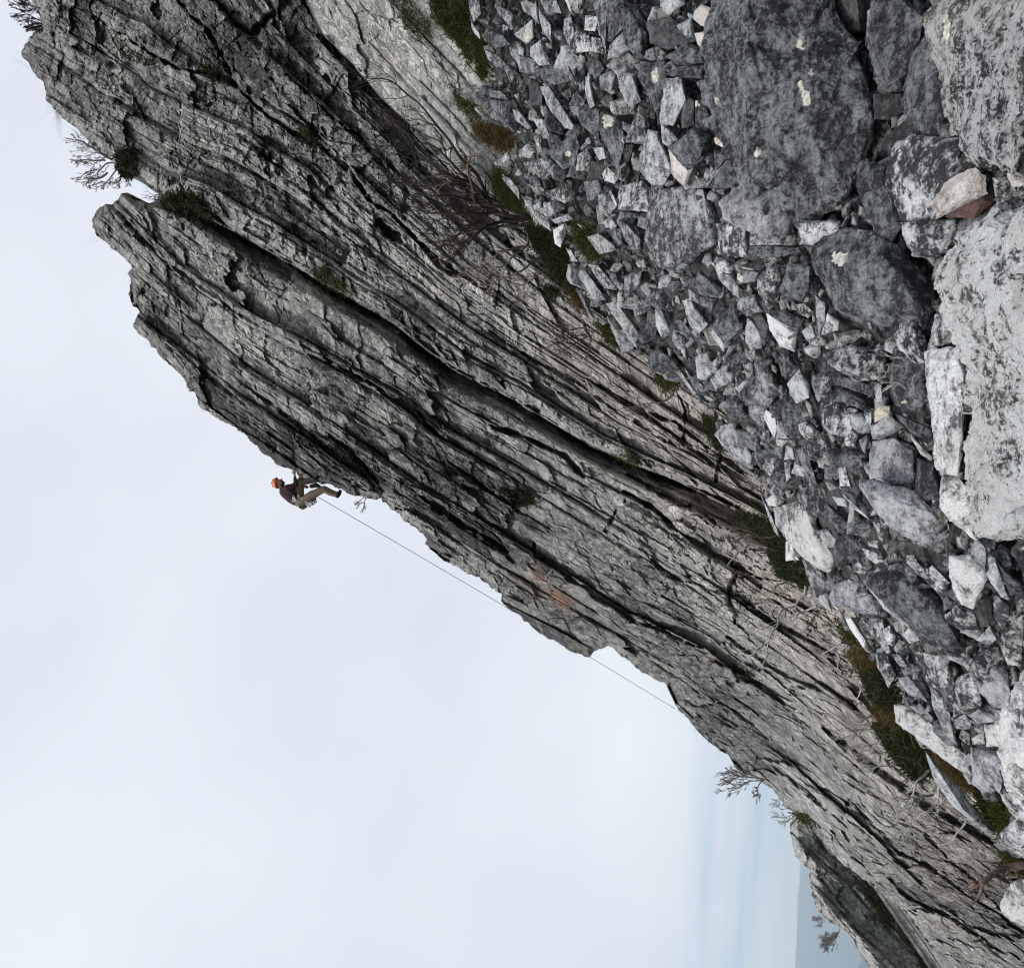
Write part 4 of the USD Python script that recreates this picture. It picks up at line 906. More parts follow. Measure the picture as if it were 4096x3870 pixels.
for k, line in enumerate([x for x in TRACED.strip().split('\n')]):
    tile, tone, dz, pts, label = line.split('|')[:5]
    tops = line.split('|')[5] if line.count('|') > 4 else None
    x0, y0, sc = TILES[tile]
    p = (arr(pts) * sc + [x0, y0]) / 4
    poly = Polygon(p)
    if not poly.is_valid: p = np.array(poly.convex_hull.exterior.coords)[:-1]
    big = Polygon(p).area
    if tops:
        tops = np.array([[float(x) for x in w.split(',')] for w in tops.split()]); tops[:, :2] = (tops[:, :2] * sc + [x0, y0]) / 4
    if big > 6000 and tone in 'WS' and p[:, 0].max() > 960: tone = {'W': 'V', 'S': 'X'}[tone]
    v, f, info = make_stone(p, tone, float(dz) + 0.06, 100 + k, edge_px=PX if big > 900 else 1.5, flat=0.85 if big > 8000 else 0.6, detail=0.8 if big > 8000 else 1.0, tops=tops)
    info.update(v=v, f=f, label=label, poly=p); stones.append(info)

# small stones that fill the heap between them
TALUS_POLY = Polygon(np.vstack([RIM[1:-1] + [2, 0], [[1060, 900], [1060, -30], [470, -30]]])).buffer(0)
rng = np.random.default_rng(77)
taken = shapely.unary_union([Polygon(s['poly']).buffer(0) for s in stones])
tiny = {'M': [[], [], 0], 'P': [[], [], 0], 'S': [[], [], 0]}
fill = []
cand = rng.uniform([465, -20], [1040, 880], (16000, 2))
cand = cand[shapely.contains_xy(TALUS_POLY, cand[:, 0], cand[:, 1])]
cd = TD(cand / 100)
tree_pts = []
grid = {}
for (x, y), d in zip(cand, cd):
    rad = rng.choice([0.045, 0.075, 0.115, 0.165], p=[0.25, 0.33, 0.28, 0.14]) * rng.uniform(0.8, 1.25) * (1 + 0.10 * max(0, 6 - d)) * F / d
    rad = min(rad, 34)
    key = (int(x // 30), int(y // 30)); ok = True
    for i in (-1, 0, 1):
        for j in (-1, 0, 1):
            for (xx, yy, rr) in grid.get((key[0] + i, key[1] + j), []):
                if (xx - x) ** 2 + (yy - y) ** 2 < (0.62 * (rr + rad)) ** 2: ok = False
    if not ok: continue
    dp = shapely.Point(x, y)
    if taken.contains(dp) and taken.boundary.distance(dp) > rad * 0.7: continue
    grid.setdefault(key, []).append((x, y, rad)); fill.append((x, y, rad, d))
fill.sort(key=lambda a: -a[2])
shown = 0
for k, (x, y, rad, d) in enumerate(fill):
    r = np.random.default_rng(5000 + k)
    nn = r.integers(5, 8); an = np.sort(r.uniform(0, 2 * math.pi, nn)) + 0; an = np.linspace(0, 2 * math.pi, nn, endpoint=False) + r.uniform(-0.35, 0.35, nn)
    asp = r.uniform(0.5, 0.95); rot = math.radians(35) + r.normal(0, 0.6)
    q = np.c_[np.cos(an), np.sin(an) * asp] * rad * r.uniform(0.8, 1.15, (nn, 1))
    p = np.c_[q[:, 0] * math.cos(rot) - q[:, 1] * math.sin(rot), q[:, 0] * math.sin(rot) + q[:, 1] * math.cos(rot)] + [x, y]
    tone = r.choice(list('PSMDDKW'), p=[0.20, 0.18, 0.28, 0.16, 0.10, 0.04, 0.04])
    inside = taken.contains(shapely.Point(x, y))
    v, f, info = make_stone(p, tone, -0.35 - (0.5 if inside else 0), 9000 + k, edge_px=1.8 if rad > 7 else 2.4, flat=0.3, depth=d + r.uniform(0.05, 0.22))
    if shown < 90 and not inside:
        info.update(v=v, f=f, label='', poly=p, filler=True); stones.append(info); shown += 1
    else:
        tk = tiny[{'P': 'P', 'W': 'P', 'S': 'S'}.get(tone, 'M')]
        tk[0].append(v); tk[1].append(f + tk[2]); tk[2] += len(v)
fr = np.random.default_rng(99)
fc = fr.uniform([465, -20], [1040, 880], (3400, 2)); fc = fc[shapely.contains_xy(TALUS_POLY, fc[:, 0], fc[:, 1])]
fdep = TD(fc / 100)
for k, ((x, y), d) in enumerate(zip(fc, fdep)):
    rr = fr.uniform(0.012, 0.035)
    pts = at(np.array(x), np.array(y), np.array(d + fr.uniform(0.09, 0.22))) + fr.normal(0, 1, (9, 3)) * [rr, rr, rr * 0.7]
    hm = m3.Manifold.hull_points(pts).to_mesh()
    tk = tiny[fr.choice(['M', 'P', 'S'], p=[0.6, 0.22, 0.18])]
    v = np.asarray(hm.vert_properties)[:, :3].astype(float); tk[0].append(v); tk[1].append(np.asarray(hm.tri_verts) + tk[2]); tk[2] += len(v)
for tk, lb in (('M', 'small dark grey angular rubble packed between the larger stones of the slope'), ('P', 'small pale chips scattered through the grey rubble of the slope'), ('S', 'small black and white flecked rubble mixed into the slope')):
    solo('scree', np.vstack(tiny[tk][0]), np.vstack(tiny[tk][1]), STONE_I[tk], lb, 'scree', kind='stuff')

# labels that single each stone out: by the named boulder nearest to it, by tone and by shape
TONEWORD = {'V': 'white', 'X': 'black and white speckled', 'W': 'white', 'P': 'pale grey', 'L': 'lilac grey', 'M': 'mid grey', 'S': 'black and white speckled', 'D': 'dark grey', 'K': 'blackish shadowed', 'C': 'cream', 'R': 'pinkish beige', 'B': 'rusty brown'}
marks = [(s['cx'], s['cy'], s['label']) for s in stones if s['label']]
SHORT = lambda t: ' '.join(t.split()[:5]) if len(t.split()) > 5 else t
ends = {'with', 'of', 'the', 'in', 'on', 'a', 'at', 'and', 'between', 'under', 'beside', 'from', 'by', 'among', 'leaning', 'across', 'above', 'below', 'lying', 'left', 'right', 'resting', 'down'}
def short(t):
    w = t.split()
    cut = next((i for i, x in enumerate(w) if x in ends and i > 1), min(5, len(w)))
    w = w[:min(cut, 5)]
    if len(w) > 4: w = w[:1] + w[-3:]
    return ' '.join(w)
seen = {}
order = sorted([s for s in stones if not s['label']], key=lambda s: min((s['cx'] - a) ** 2 + (s['cy'] - b) ** 2 for a, b, _ in marks))
ORD = ['nearest', 'second', 'third', 'fourth', 'fifth', 'sixth', 'seventh', 'eighth', 'ninth', 'tenth', 'eleventh', 'twelfth', 'thirteenth', 'fourteenth', 'fifteenth', 'sixteenth', 'seventeenth', 'eighteenth']
for s in order:
    a, b, t = min(marks, key=lambda m: (s['cx'] - m[0]) ** 2 + (s['cy'] - m[1]) ** 2)
    dx, dy = s['cx'] - a, s['cy'] - b
    side = ('right of' if dx > 0 else 'left of') if abs(dx) > abs(dy) else ('below' if dy > 0 else 'above')
    mr = np.array(Polygon(s['poly']).minimum_rotated_rectangle.exterior.coords); e1, e2 = np.linalg.norm(mr[1] - mr[0]), np.linalg.norm(mr[2] - mr[1])
    el = max(e1, e2) / max(min(e1, e2), 1e-6)
    shape = 'long narrow' if el > 2.4 else 'oblong' if el > 1.5 else 'blocky'
    sz = 'large' if s['area'] > 1500 else 'small' if s['area'] < 250 else 'medium'
    base = (sz, TONEWORD[s['tone']], shape, side, short(t)); n = seen.get(base, 0); seen[base] = n + 1
    st_ = short(t)
    s['label'] = f"{sz} {TONEWORD[s['tone']]} {shape} stone {side} the {short(t)}" if n == 0 else f"{sz} {TONEWORD[s['tone']]} {shape} stone, {ORD[min(n, 17)]} nearest {side} the {short(t)}"
for s in stones:
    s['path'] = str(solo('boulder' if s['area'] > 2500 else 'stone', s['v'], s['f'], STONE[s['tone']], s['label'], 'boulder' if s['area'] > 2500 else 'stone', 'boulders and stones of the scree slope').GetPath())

LICHEN = plain('cream_lichen', (0.47, 0.455, 0.40), 0.95, 0.1, 0.5, 45)
SPOTS = [(3201, 173, 27, 43), (3197, 105, 13, 19), (3245, 290, 15, 22), (3205, 342, 19, 36), (3228, 392, 23, 42), (2858, 399, 15, 34), (3032, 608, 21, 27), (3360, 1034, 46, 36), (2621, 306, 23, 34), (2110, 137, 21, 40),
         (2436, 483, 31, 33), (2275, 616, 17, 15), (2649, 861, 10, 27), (3791, 105, 20, 70), (2870, 395, 10, 14), (2496, 560, 12, 18), (2962, 1110, 22, 20), (3640, 1010, 9, 20), (2790, 415, 12, 16), (3530, 2750, 8, 10)]
for k, (fx, fy, rx, ry) in enumerate(SPOTS):
    x, y = fx / 4, fy / 4
    host = None
    for s in stones:
        if not Polygon(s['poly']).buffer(0).contains(shapely.Point(x, y)): continue
        if host is None or s['d'] < host['d']: host = s
    if host is None: continue
    v, f = host['v'], host['f']
    rel = v - EYE; dz_ = rel @ FWD
    qx = 512 - F * (rel @ UP) / dz_; qy = 483.5 - F * (rel @ RIGHT) / dz_
    N = vnormals(v, f)
    ang = np.arctan2(qy - y, qx - x)
    rag = 0.62 + 0.75 * fbm(np.c_[np.cos(ang) * 2.2, np.sin(ang) * 2.2, ang * 0 + k * 3.1], 4, k)
    rr = np.hypot((qx - x) / (rx / 4.6), (qy - y) / (ry / 4.6)) / rag + 0.9 * (fbm(np.c_[qx, qy, qx * 0 + k] * 0.5, 3, k + 3) - 0.5)
    inn = (rr < 1.0) & ((N * rel).sum(1) < 0)
    ff = f[inn[f].all(1)]
    if len(ff) < 4: continue
    u_, i_ = np.unique(ff, return_inverse=True)
    put(numbered(host['path'], 'lichen_patch'), v[u_] + N[u_] * 0.003, i_.reshape(-1, 3), LICHEN, N[u_])

# the ground under the stones, and the mountainside round the place
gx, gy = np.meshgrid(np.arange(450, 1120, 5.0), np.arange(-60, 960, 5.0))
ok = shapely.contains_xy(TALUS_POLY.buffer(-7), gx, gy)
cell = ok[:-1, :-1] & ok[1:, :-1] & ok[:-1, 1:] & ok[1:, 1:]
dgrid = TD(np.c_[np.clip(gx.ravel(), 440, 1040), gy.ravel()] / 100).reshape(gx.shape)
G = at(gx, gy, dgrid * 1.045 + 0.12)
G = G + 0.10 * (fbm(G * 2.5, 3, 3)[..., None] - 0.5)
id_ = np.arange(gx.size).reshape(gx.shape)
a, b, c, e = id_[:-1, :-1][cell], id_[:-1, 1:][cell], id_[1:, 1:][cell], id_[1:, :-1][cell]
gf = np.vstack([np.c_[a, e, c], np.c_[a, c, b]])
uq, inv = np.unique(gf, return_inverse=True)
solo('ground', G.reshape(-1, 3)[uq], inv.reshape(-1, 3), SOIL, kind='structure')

# mountainside and the valley floor out to the horizon
na, rr_ = 96, np.r_[0.0, 3, 8, 16, 30, 60, 150, 400, 1000, 3000, 9000, 17500]
an = np.linspace(0, 2 * math.pi, na, endpoint=False)
R, A = np.meshgrid(rr_, an)
Z = -7.0 - 0.55 * np.minimum(R, 700) + 25 * (fbm(np.stack([R * np.cos(A) / 300, R * np.sin(A) / 300, 0 * R], -1), 3, 8) - 0.5) * sm(R, 60, 400)
Vg = np.stack([R * np.cos(A), R * np.sin(A), Z], -1)
idg = np.arange(R.size).reshape(R.shape); nxt = np.roll(idg, -1, 0)
a, b, c, e = idg[:, :-1].ravel(), idg[:, 1:].ravel(), nxt[:, 1:].ravel(), nxt[:, :-1].ravel()
solo('mountainside', Vg.reshape(-1, 3), np.vstack([np.c_[a, b, c], np.c_[a, c, e]]), plain('scrub_slope', (0.06, 0.065, 0.04), 0.9, 0.1, 0.4, 0.05), kind='structure')

HILL = plain('haze_blue_forest', (0.05, 0.08, 0.11), 0.95, 0.05, 0.3, 0.004)  # forest colour with the blue of distant haze painted in
def hills(R0, azs, el, seed, wid):
    az = np.radians(np.linspace(azs[0], azs[1], 160))
    crest = R0 * np.tan(np.radians(el(np.degrees(az)))) + EYE[2] + R0 * 0.006 * (fbm(np.c_[az * 40, az * 0 + seed, az * 0], 5, seed) - 0.5)
    prof = [(-1.0, 0), (-0.72, 0.28), (-0.45, 0.55), (-0.2, 0.86), (0, 1.0), (0.3, 0.7), (1.0, 0)]
    rows = []
    for o, hh in prof:
        rr = R0 + o * wid * (1 + 0.2 * (fbm(np.c_[az * 25, az * 0 + o, az * 0], 3, seed) - 0.5))
        z = -400 + (crest + 400) * hh * (1 + (0.25 * (fbm(np.c_[az * 60, az * 0 + o * 3, az * 0 + 1], 4, seed + 1) - 0.5) if 0 < hh < 1 else 0))
        rows.append(np.c_[rr * np.sin(az), rr * np.cos(az), z])
    V = np.stack(rows); idh = np.arange(V.shape[0] * V.shape[1]).reshape(V.shape[:2])
    a, b, c, e = idh[:-1, :-1].ravel(), idh[:-1, 1:].ravel(), idh[1:, 1:].ravel(), idh[1:, :-1].ravel()
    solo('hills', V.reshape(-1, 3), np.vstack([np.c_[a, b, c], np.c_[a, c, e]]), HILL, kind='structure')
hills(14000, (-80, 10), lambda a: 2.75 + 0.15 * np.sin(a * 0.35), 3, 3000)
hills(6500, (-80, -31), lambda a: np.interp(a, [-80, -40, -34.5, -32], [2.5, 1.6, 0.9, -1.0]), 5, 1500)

hz = trimesh.creation.box((36000, 36000, 1260)); hz.apply_translation((0, 0, 1260 / 2 - 425))
haze = usdkit.material(stage, LK + 'haze_air', {"v": ("principled_volume", {"color": (0.76, 0.91, 1.0), "density": 0.00013, "anisotropy": -0.35})}, [], volume="v.volume")
solo('haze', np.array(hz.vertices), np.array(hz.faces), haze, kind='stuff', smooth=False)
# ------------------------------------------------------------------ plants
def rim_depth(x, y):
    x = np.atleast_1d(np.asarray(x, float)); y = np.atleast_1d(np.asarray(y, float))
    return TD(np.c_[np.clip(x, 445, 1040), y] / 100)

def tuft(name, poly, where, mat, label, cat, seed, length=0.16, width=0.010, dens=2.2, droop=0.5, spread=0.7, leafy=False, depth=None, group=None, thick=0.22):
    r = np.random.default_rng(seed)
    p = arr(poly) / 4; pg = Polygon(p).buffer(0)
    if pg.geom_type != 'Polygon': pg = pg.convex_hull
    x0, y0, x1, y1 = pg.bounds
    n = max(60, int(pg.area * dens))
    q = r.uniform([x0, y0], [x1, y1], (n * 4, 2)); q = q[shapely.contains_xy(pg, q[:, 0], q[:, 1])][:n]
    q = q + r.normal(0, 1.6 if leafy else 2.4, q.shape)
    if depth is not None: d = np.full(len(q), depth)
    elif where == 'cliff': d = cliff_depth(q[:, 0], q[:, 1]) - 0.06
    elif where == 'rim': d = np.minimum(cliff_depth(q[:, 0], q[:, 1]) - 0.15, rim_depth(q[:, 0], q[:, 1]) * 1.05 + 0.35)
    else: d = rim_depth(q[:, 0], q[:, 1]) - 0.02
    edge = shapely.distance(pg.boundary, shapely.points(q)) / (0.5 * min(x1 - x0, y1 - y0) + 1e-6)
    d = d - thick * np.clip(edge, 0, 1) * r.uniform(0.0, 1.0, len(q)) * np.where(where == 'cliff', 0.6, 1.0)
    B = at(q[:, 0], q[:, 1], d)
    sc_ = 9.0 if where not in ('far',) else 2.0
    keep = nz(B * sc_ + seed * 3) + 0.35 * r.uniform(0, 1, len(q)) > 0.42
    B, q = B[keep], q[keep]
    k = len(q)
    clump = nz(B * 6 + seed) * 0.8 + 0.6
    L = length * r.uniform(0.5, 1.45, k) * clump * (1.0 if leafy else 1.35)
    dirn = np.stack([r.normal(0, spread, k), r.normal(-0.25, spread, k), r.uniform(0.35, 1.0, k)], -1)
    if leafy: dirn = r.normal(0, 1, (k, 3)) + [0, -0.2, 0.6]
    dirn /= np.linalg.norm(dirn, axis=1, keepdims=True)
    if leafy:
        st = r.uniform(0, 1, k) < 0.10; L = np.where(st, L * 2.4, L)
    side = np.cross(dirn, r.normal(0, 1, (k, 3))); side /= np.linalg.norm(side, axis=1, keepdims=True)
    B = B - dirn * (L * 0.45)[:, None]
    w = (width * r.uniform(0.6, 1.3, k))[:, None]
    sag = np.zeros((k, 3)); sag[:, 2] = -droop * L * r.uniform(0.2, 1.0, k)
    m1 = B + dirn * (L * 0.5)[:, None] + sag * 0.22; tip = B + dirn * L[:, None] + sag
    V = np.stack([B - side * w * 0.5, B + side * w * 0.5, m1 - side * w * 0.42, m1 + side * w * 0.42, tip], 1).reshape(-1, 3)
    o = np.arange(k)[:, None] * 5
    Fc = np.concatenate([o + [0, 1, 3], o + [0, 3, 2], o + [2, 3, 4]])
    return solo(name, V, Fc, mat, label, cat, group, smooth=False)

T = tuft
T('heath_bush', "1710,-40 1870,-40 1880,90 1935,180 1945,260 1930,320 1870,230 1800,140 1740,80", 'rim', GREEN, 'mossy green heath hanging over the pale slab at the top of the photo', 'bush', 1, 0.13, 0.012, 2.6, leafy=True)
T('heath_bush', "1795,330 1850,395 1890,415 1925,480 1890,480 1830,430", 'rim', GREEN, 'thin green sprigs creeping down the pale slab', 'bush', 2, 0.10, 0.011, 1.6, leafy=True)
T('heath_bush', "1555,-30 1620,-30 1690,70 1740,60 1720,150 1650,170 1600,90", 'cliff', GREEN, 'straggling green sprigs among broken blocks on the pale slab', 'bush', 3, 0.12, 0.012, 0.5, leafy=True)
T('grass_tuft', "1885,490 1990,515 2050,560 2030,600 1960,580 1900,540", 'rim', GOLD, 'golden green grass tuft at the lower end of the pale slab', 'grass', 4, 0.20, 0.009, 2.2)
T('heath_bush', "1955,690 2010,705 2072,785 2085,835 2040,830 1985,790", 'rim', GREEN, 'green grassy bush at the foot of the black leafless shrub', 'bush', 5, 0.18, 0.009, 2.4)
T('heath_bush', "2095,900 2210,935 2265,1010 2315,1070 2335,1135 2290,1150 2200,1090 2140,990", 'rim', DEEP, 'largest dark green heath bush in the gully below the black shrub', 'bush', 6, 0.15, 0.011, 3.0, leafy=True)
T('heath_bush', "2290,885 2350,915 2395,975 2390,1035 2335,1010 2295,950", 'talus', GREEN, 'feathery green bush growing out of the scree', 'bush', 7, 0.13, 0.010, 2.6, leafy=True)
T('heath_bush', "2165,1135 2225,1150 2235,1180 2190,1190", 'rim', DEEP, 'small round dark bush standing off the gully edge', 'bush', 8, 0.10, 0.011, 3.0, leafy=True)
T('grass_tuft', "2245,1145 2310,1170 2345,1255 2300,1235", 'rim', GOLD, 'brown dry grass between the dark heath and two thin upright slabs', 'grass', 9, 0.16, 0.009, 1.5)
T('heath_bush', "2375,1285 2430,1295 2490,1400 2440,1380", 'rim', GREEN, 'green heath tucked behind the pale block on the rim', 'bush', 10, 0.12, 0.011, 2.6, leafy=True)
T('grass_tuft', "2600,1490 2670,1490 2695,1530 2655,1565", 'rim', GREEN, 'spiky bright green grass tuft beside the fallen brown stick', 'grass', 11, 0.22, 0.011, 2.0, droop=0.7)
T('heath_bush', "2805,1655 2880,1690 2930,1800 2860,1790 2820,1720", 'rim', DEEP, 'dark moss bush under the jutting pale stone of the rim', 'bush', 12, 0.10, 0.012, 3.0, leafy=True)
T('heath_bush', "2935,2040 3060,2070 3130,2150 3020,2140 2960,2090", 'rim', DEEP, 'shaded dark green moss in the cleft at the end of the long crack', 'bush', 13, 0.10, 0.011, 3.0, leafy=True)
T('heath_bush', "3045,2155 3140,2165 3160,2250 3245,2335 3215,2350 3110,2300", 'rim', DEEP, 'leafy dark green bush beneath the square white block', 'bush', 14, 0.10, 0.014, 3.0, leafy=True)
T('heath_bush', "3335,2480 3395,2515 3425,2580 3375,2565", 'rim', GREEN, 'sparse green sprigs beside the pale cream rim stone', 'bush', 15, 0.12, 0.011, 1.3, leafy=True)
T('grass_tuft', "3375,2595 3470,2610 3505,2690 3430,2680", 'rim', GOLD, 'long golden grass spraying out from under the rim', 'grass', 16, 0.26, 0.008, 2.4, droop=0.9)
T('heath_bush', "3435,2680 3530,2695 3590,2800 3575,2840 3490,2800", 'rim', DEEP, 'dense dark green heath just below the long golden grass', 'bush', 17, 0.13, 0.010, 3.0, leafy=True)
T('grass_tuft', "3475,2800 3570,2810 3605,2915 3510,2900", 'rim', GOLD, 'tangled golden grass between two dark green heath bushes', 'grass', 18, 0.22, 0.008, 2.6, droop=0.9)
T('heath_bush', "3490,2895 3600,2905 3700,3000 3720,3085 3660,3115 3570,3030", 'rim', DEEP, 'cushion of deep green moss below the tangled golden grass', 'bush', 19, 0.09, 0.012, 3.6, leafy=True)
T('grass_tuft', "3725,3005 3810,3035 3895,3125 3890,3155 3800,3115", 'rim', GOLD, 'low golden brown grass under the long white slab', 'grass', 20, 0.12, 0.008, 3.0, droop=0.4)
T('heath_bush', "3895,3165 4000,3185 4045,3275 3985,3320 3940,3260", 'rim', GREEN, 'olive brown heath left of the white boulder with black lichen', 'bush', 21, 0.11, 0.010, 2.8, leafy=True)
T('grass_tuft', "3980,3390 4096,3425 4110,3470 4040,3455", 'rim', GREEN, 'green grass under the white boulder near the corner root', 'grass', 22, 0.14, 0.010, 2.6)
T('heath_bush', "465,615 520,595 555,690 500,710 470,670", 'cliff', DEEP, 'dark evergreen bush on the skyline of the upper buttress', 'bush', 23, 0.22, 0.03, 3.4, leafy=True, thick=0.5)
T('heath_bush', "625,800 680,780 760,770 870,865 780,880 690,845", 'cliff', DEEP, 'dark evergreen bush filling the notch between buttress and main face', 'bush', 24, 0.22, 0.03, 3.0, leafy=True, thick=0.5)
T('heath_bush', "800,260 880,270 912,325 850,325", 'cliff', DEEP, 'dark tuft on the ledge above the upper crack', 'bush', 25, 0.16, 0.02, 2.4, leafy=True)
T('heath_bush', "1185,515 1260,525 1300,585 1235,580", 'cliff', DEEP, 'dark green cushion in the middle of the upper crack', 'bush', 26, 0.14, 0.02, 2.8, leafy=True)
T('grass_tuft', "1220,1065 1310,1085 1400,1185 1330,1190", 'cliff', GREEN, 'grass growing along the long dark crack of the face', 'grass', 27, 0.22, 0.016, 1.8)
T('heath_bush', "1995,1950 2100,1960 2140,2010 2060,2025", 'cliff', DEEP, 'dark tuft on a ledge in the middle of the face', 'bush', 28, 0.16, 0.02, 2.6, leafy=True)
T('grass_tuft', "2420,1805 2510,1830 2580,1880 2480,1850", 'cliff', GREEN, 'strip of grass in the crack behind the front slab', 'grass', 29, 0.15, 0.012, 4.5)
T('grass_tuft', "2560,1890 2640,1915 2700,1950 2620,1925", 'cliff', GREEN, 'mossy grass strip lower down the same front slab crack', 'grass', 30, 0.13, 0.012, 5.0)
T('heath_bush', "2925,2655 3000,2680 3040,2740 2960,2710", 'cliff', DEEP, 'dark moss in the overhung cleft of the lower face', 'bush', 31, 0.14, 0.02, 2.4, leafy=True)
T('heath_bush', "3172,3235 3225,3255 3255,3300 3195,3275", 'cliff', GREEN, 'green bush on the skyline where cliff and distant crag meet', 'bush', 32, 0.3, 0.04, 3.0, leafy=True)
T('heath_bush', "455,140 500,190 580,235 640,240 600,260 520,240", 'cliff', GREEN, 'olive green tuft along the shaded ledge near the top left corner', 'bush', 33, 0.18, 0.025, 1.5, leafy=True)
T('heath_bush', "3425,3480 3540,3560 3600,3640 3625,3730 3540,3700 3470,3600", 'far', DEEP, 'dark scrub in the hollow of the distant crag', 'bush', 34, 0.7, 0.05, 1.1, leafy=True, depth=43.2, thick=1.0)
T('grass_tuft', "3590,3590 3690,3690 3690,3770 3620,3760", 'far', GOLD, 'golden grass bank at the foot of the distant crag', 'grass', 35, 0.8, 0.04, 2.4, depth=42.6, thick=1.0)
T('heath_bush', "3700,3760 3770,3840 3750,3900 3670,3860", 'far', GREEN, 'green bank below the golden grass of the distant crag', 'bush', 36, 0.6, 0.05, 2.4, leafy=True, depth=42.0, thick=1.0)
T('heath_bush', "3255,3320 3310,3360 3340,3430 3280,3390", 'far', DEEP, 'dark bush on the near shoulder of the distant crag', 'bush', 37, 0.6, 0.05, 2.0, leafy=True, depth=43.5, thick=0.8)

def shrub(limbs, d0, mat, label, seed, r0=0.012, twigs=5, levels=2, spread=0.8, ratio=0.5, ddep=0.35, cat='dead shrub', name='dead_shrub', tip=0.25):
    """limbs: polylines in photograph pixels from the root outwards"""
    r = np.random.default_rng(seed)
    t = thing(name, label, cat)
    for limb in limbs:
        p = arr(limb) / 4
        n = max(8, len(p) * 5)
        pp = smoothline(p, n)
        s = np.linspace(0, 1, n)
        px_len = np.linalg.norm(np.diff(p, axis=0), axis=1).sum()
        dd = d0 + ddep * (r.normal() * s * 0.6 + 0.5 * (nz(np.c_[s * 3, s * 0 + seed, s * 0]) - 0.5))
        W = at(pp[:, 0], pp[:, 1], dd)
        L = np.linalg.norm(np.diff(W, axis=0), axis=1).sum()
        W = W + 0.035 * L * (np.c_[nz(np.c_[s * 7, s * 0, s * 0 + seed]), nz(np.c_[s * 7, s * 0 + 5, s * 0 + seed]), nz(np.c_[s * 7, s * 0 + 9, s * 0 + seed])] - 0.5) * np.minimum(1, 3 * s)[:, None]
        rad = r0 * (1 - (1 - tip) * s)
        b = part(t, 'branch', *tubes([(W, rad)], 6), mat)
        out = []
        def grow(P, R, lev):
            m = twigs if lev == 0 else max(2, twigs // 2)
            n0 = len(P)
            length = np.linalg.norm(np.diff(P, axis=0), axis=1).sum()
            for _ in range(m):
                k = int(r.uniform(0.25, 0.98) * (n0 - 1)); k = max(1, k)
                ax = P[k] - P[k - 1]; ax /= np.linalg.norm(ax) + 1e-9
                off = r.normal(0, 1, 3); off -= ax * (off @ ax); off /= np.linalg.norm(off)
                di = ax + off * spread * r.uniform(0.5, 1.3); di /= np.linalg.norm(di)
                ll = length * ratio * r.uniform(0.5, 1.1) * (1.1 - 0.6 * k / n0)
                q = np.linspace(0, 1, 7)
                crook = r.normal(0, 0.10, (7, 3)) * ll; crook[0] = 0
                Q = P[k] + di * (q * ll)[:, None] + np.cumsum(crook, 0) * 0.5 + np.outer(q * q * ll * 0.25, [0, 0, 1.0])
                rr = np.maximum(R[k] * 0.6 * (1 - 0.7 * q), (0.0032 if lev == 0 else 0.0024) * d0 / 9)
                out.append((Q, rr))
                if lev + 1 < levels: grow(Q, rr, lev + 1)
        grow(W, rad, 0)
        if out: part(b, 'twigs', *tubes(out, 4), mat)
    return t

S = shrub
S(["2146,881 2040,862 1960,850 1880,852 1790,850 1690,852", "2140,880 2050,830 1960,790 1860,720 1780,690", "2130,890 2040,905 1950,900 1860,925 1780,960", "2120,875 2020,830 1940,815 1840,790 1700,770 1600,720", "2100,880 1990,890 1900,930 1840,1000"], 9.4, BARK_D, 'big black leafless shrub fanning out from the gully against the face', 1, 0.030, 12, 3, 0.8, 0.5, 0.9)
S(["1950,800 1905,700 1860,645 1800,560 1730,480 1660,400 1560,340 1450,310", "1940,800 1880,730 1800,700 1700,640 1600,570 1500,540", "1930,790 1850,690 1750,600 1650,560 1560,480"], 9.6, BARK_D, 'black arching shrub leaning over the pale slab edge', 2, 0.026, 8, 3, 0.7, 0.42, 0.8)
S(["1985,585 1930,612 1890,625 1865,660 1815,710 1770,750 1740,790", "1870,655 1876,700 1890,760 1900,810"], 9.0, BARK_B, 'bare light brown branch crossing in front of the black shrubs', 3, 0.016, 5, 2, 0.7, 0.4, 0.3)
S(["2110,900 2112,965 2080,1000 2030,1050 1960,1090 1900,1130", "2180,1020 2120,1050 2080,1085 2010,1110 1930,1180", "2260,1030 2180,1080 2110,1130 2060,1190", "2100,985 2020,1000 1950,1040 1900,1060"], 9.2, BARK_B, 'brown leafless shrub spreading below the black one', 4, 0.017, 7, 2, 0.6, 0.45, 0.7)
S(["2372,1330 2330,1312 2280,1320 2220,1300", "2368,1340 2320,1360 2260,1400 2220,1420", "2365,1345 2355,1400 2340,1450", "2360,1335 2300,1345 2230,1370 2190,1390"], 9.6, BARK_B, 'small brown twiggy shrub beside the green rim heath', 5, 0.012, 7, 2, 0.8, 0.5, 0.5)
S(["2735,1530 2700,1560 2673,1593 2620,1608 2560,1617 2500,1634 2430,1662 2380,1690"], 9.2, BARK_B, 'fallen brown stick lying against the face below the green grass tuft', 6, 0.013, 5, 2, 0.7, 0.3, 0.3, 'dead branch', 'dead_branch')
S(["2705,1560 2715,1600 2722,1640 2715,1675"], 9.1, BARK_D, 'short dark twig hanging below the fallen brown stick', 26, 0.007, 2, 1, 0.6, 0.3, 0.1, 'dead branch', 'dead_branch')
S(["3070,2190 3035,2178 3001,2173 2975,2190 2948,2209 2925,2235 2905,2260", "3000,2174 2960,2205 2935,2225"], 8.3, BARK_P, 'thick bleached branch curving up from the leafy bush', 7, 0.016, 4, 2, 0.6, 0.35, 0.2)
S(["3112,2135 3075,2148 3040,2142 3005,2133 2950,2140 2880,2170", "3000,2134 2960,2150 2930,2165"], 8.4, BARK_B, 'tangle of thin brown branches above the bleached one', 8, 0.011, 6, 2, 0.7, 0.45, 0.3)
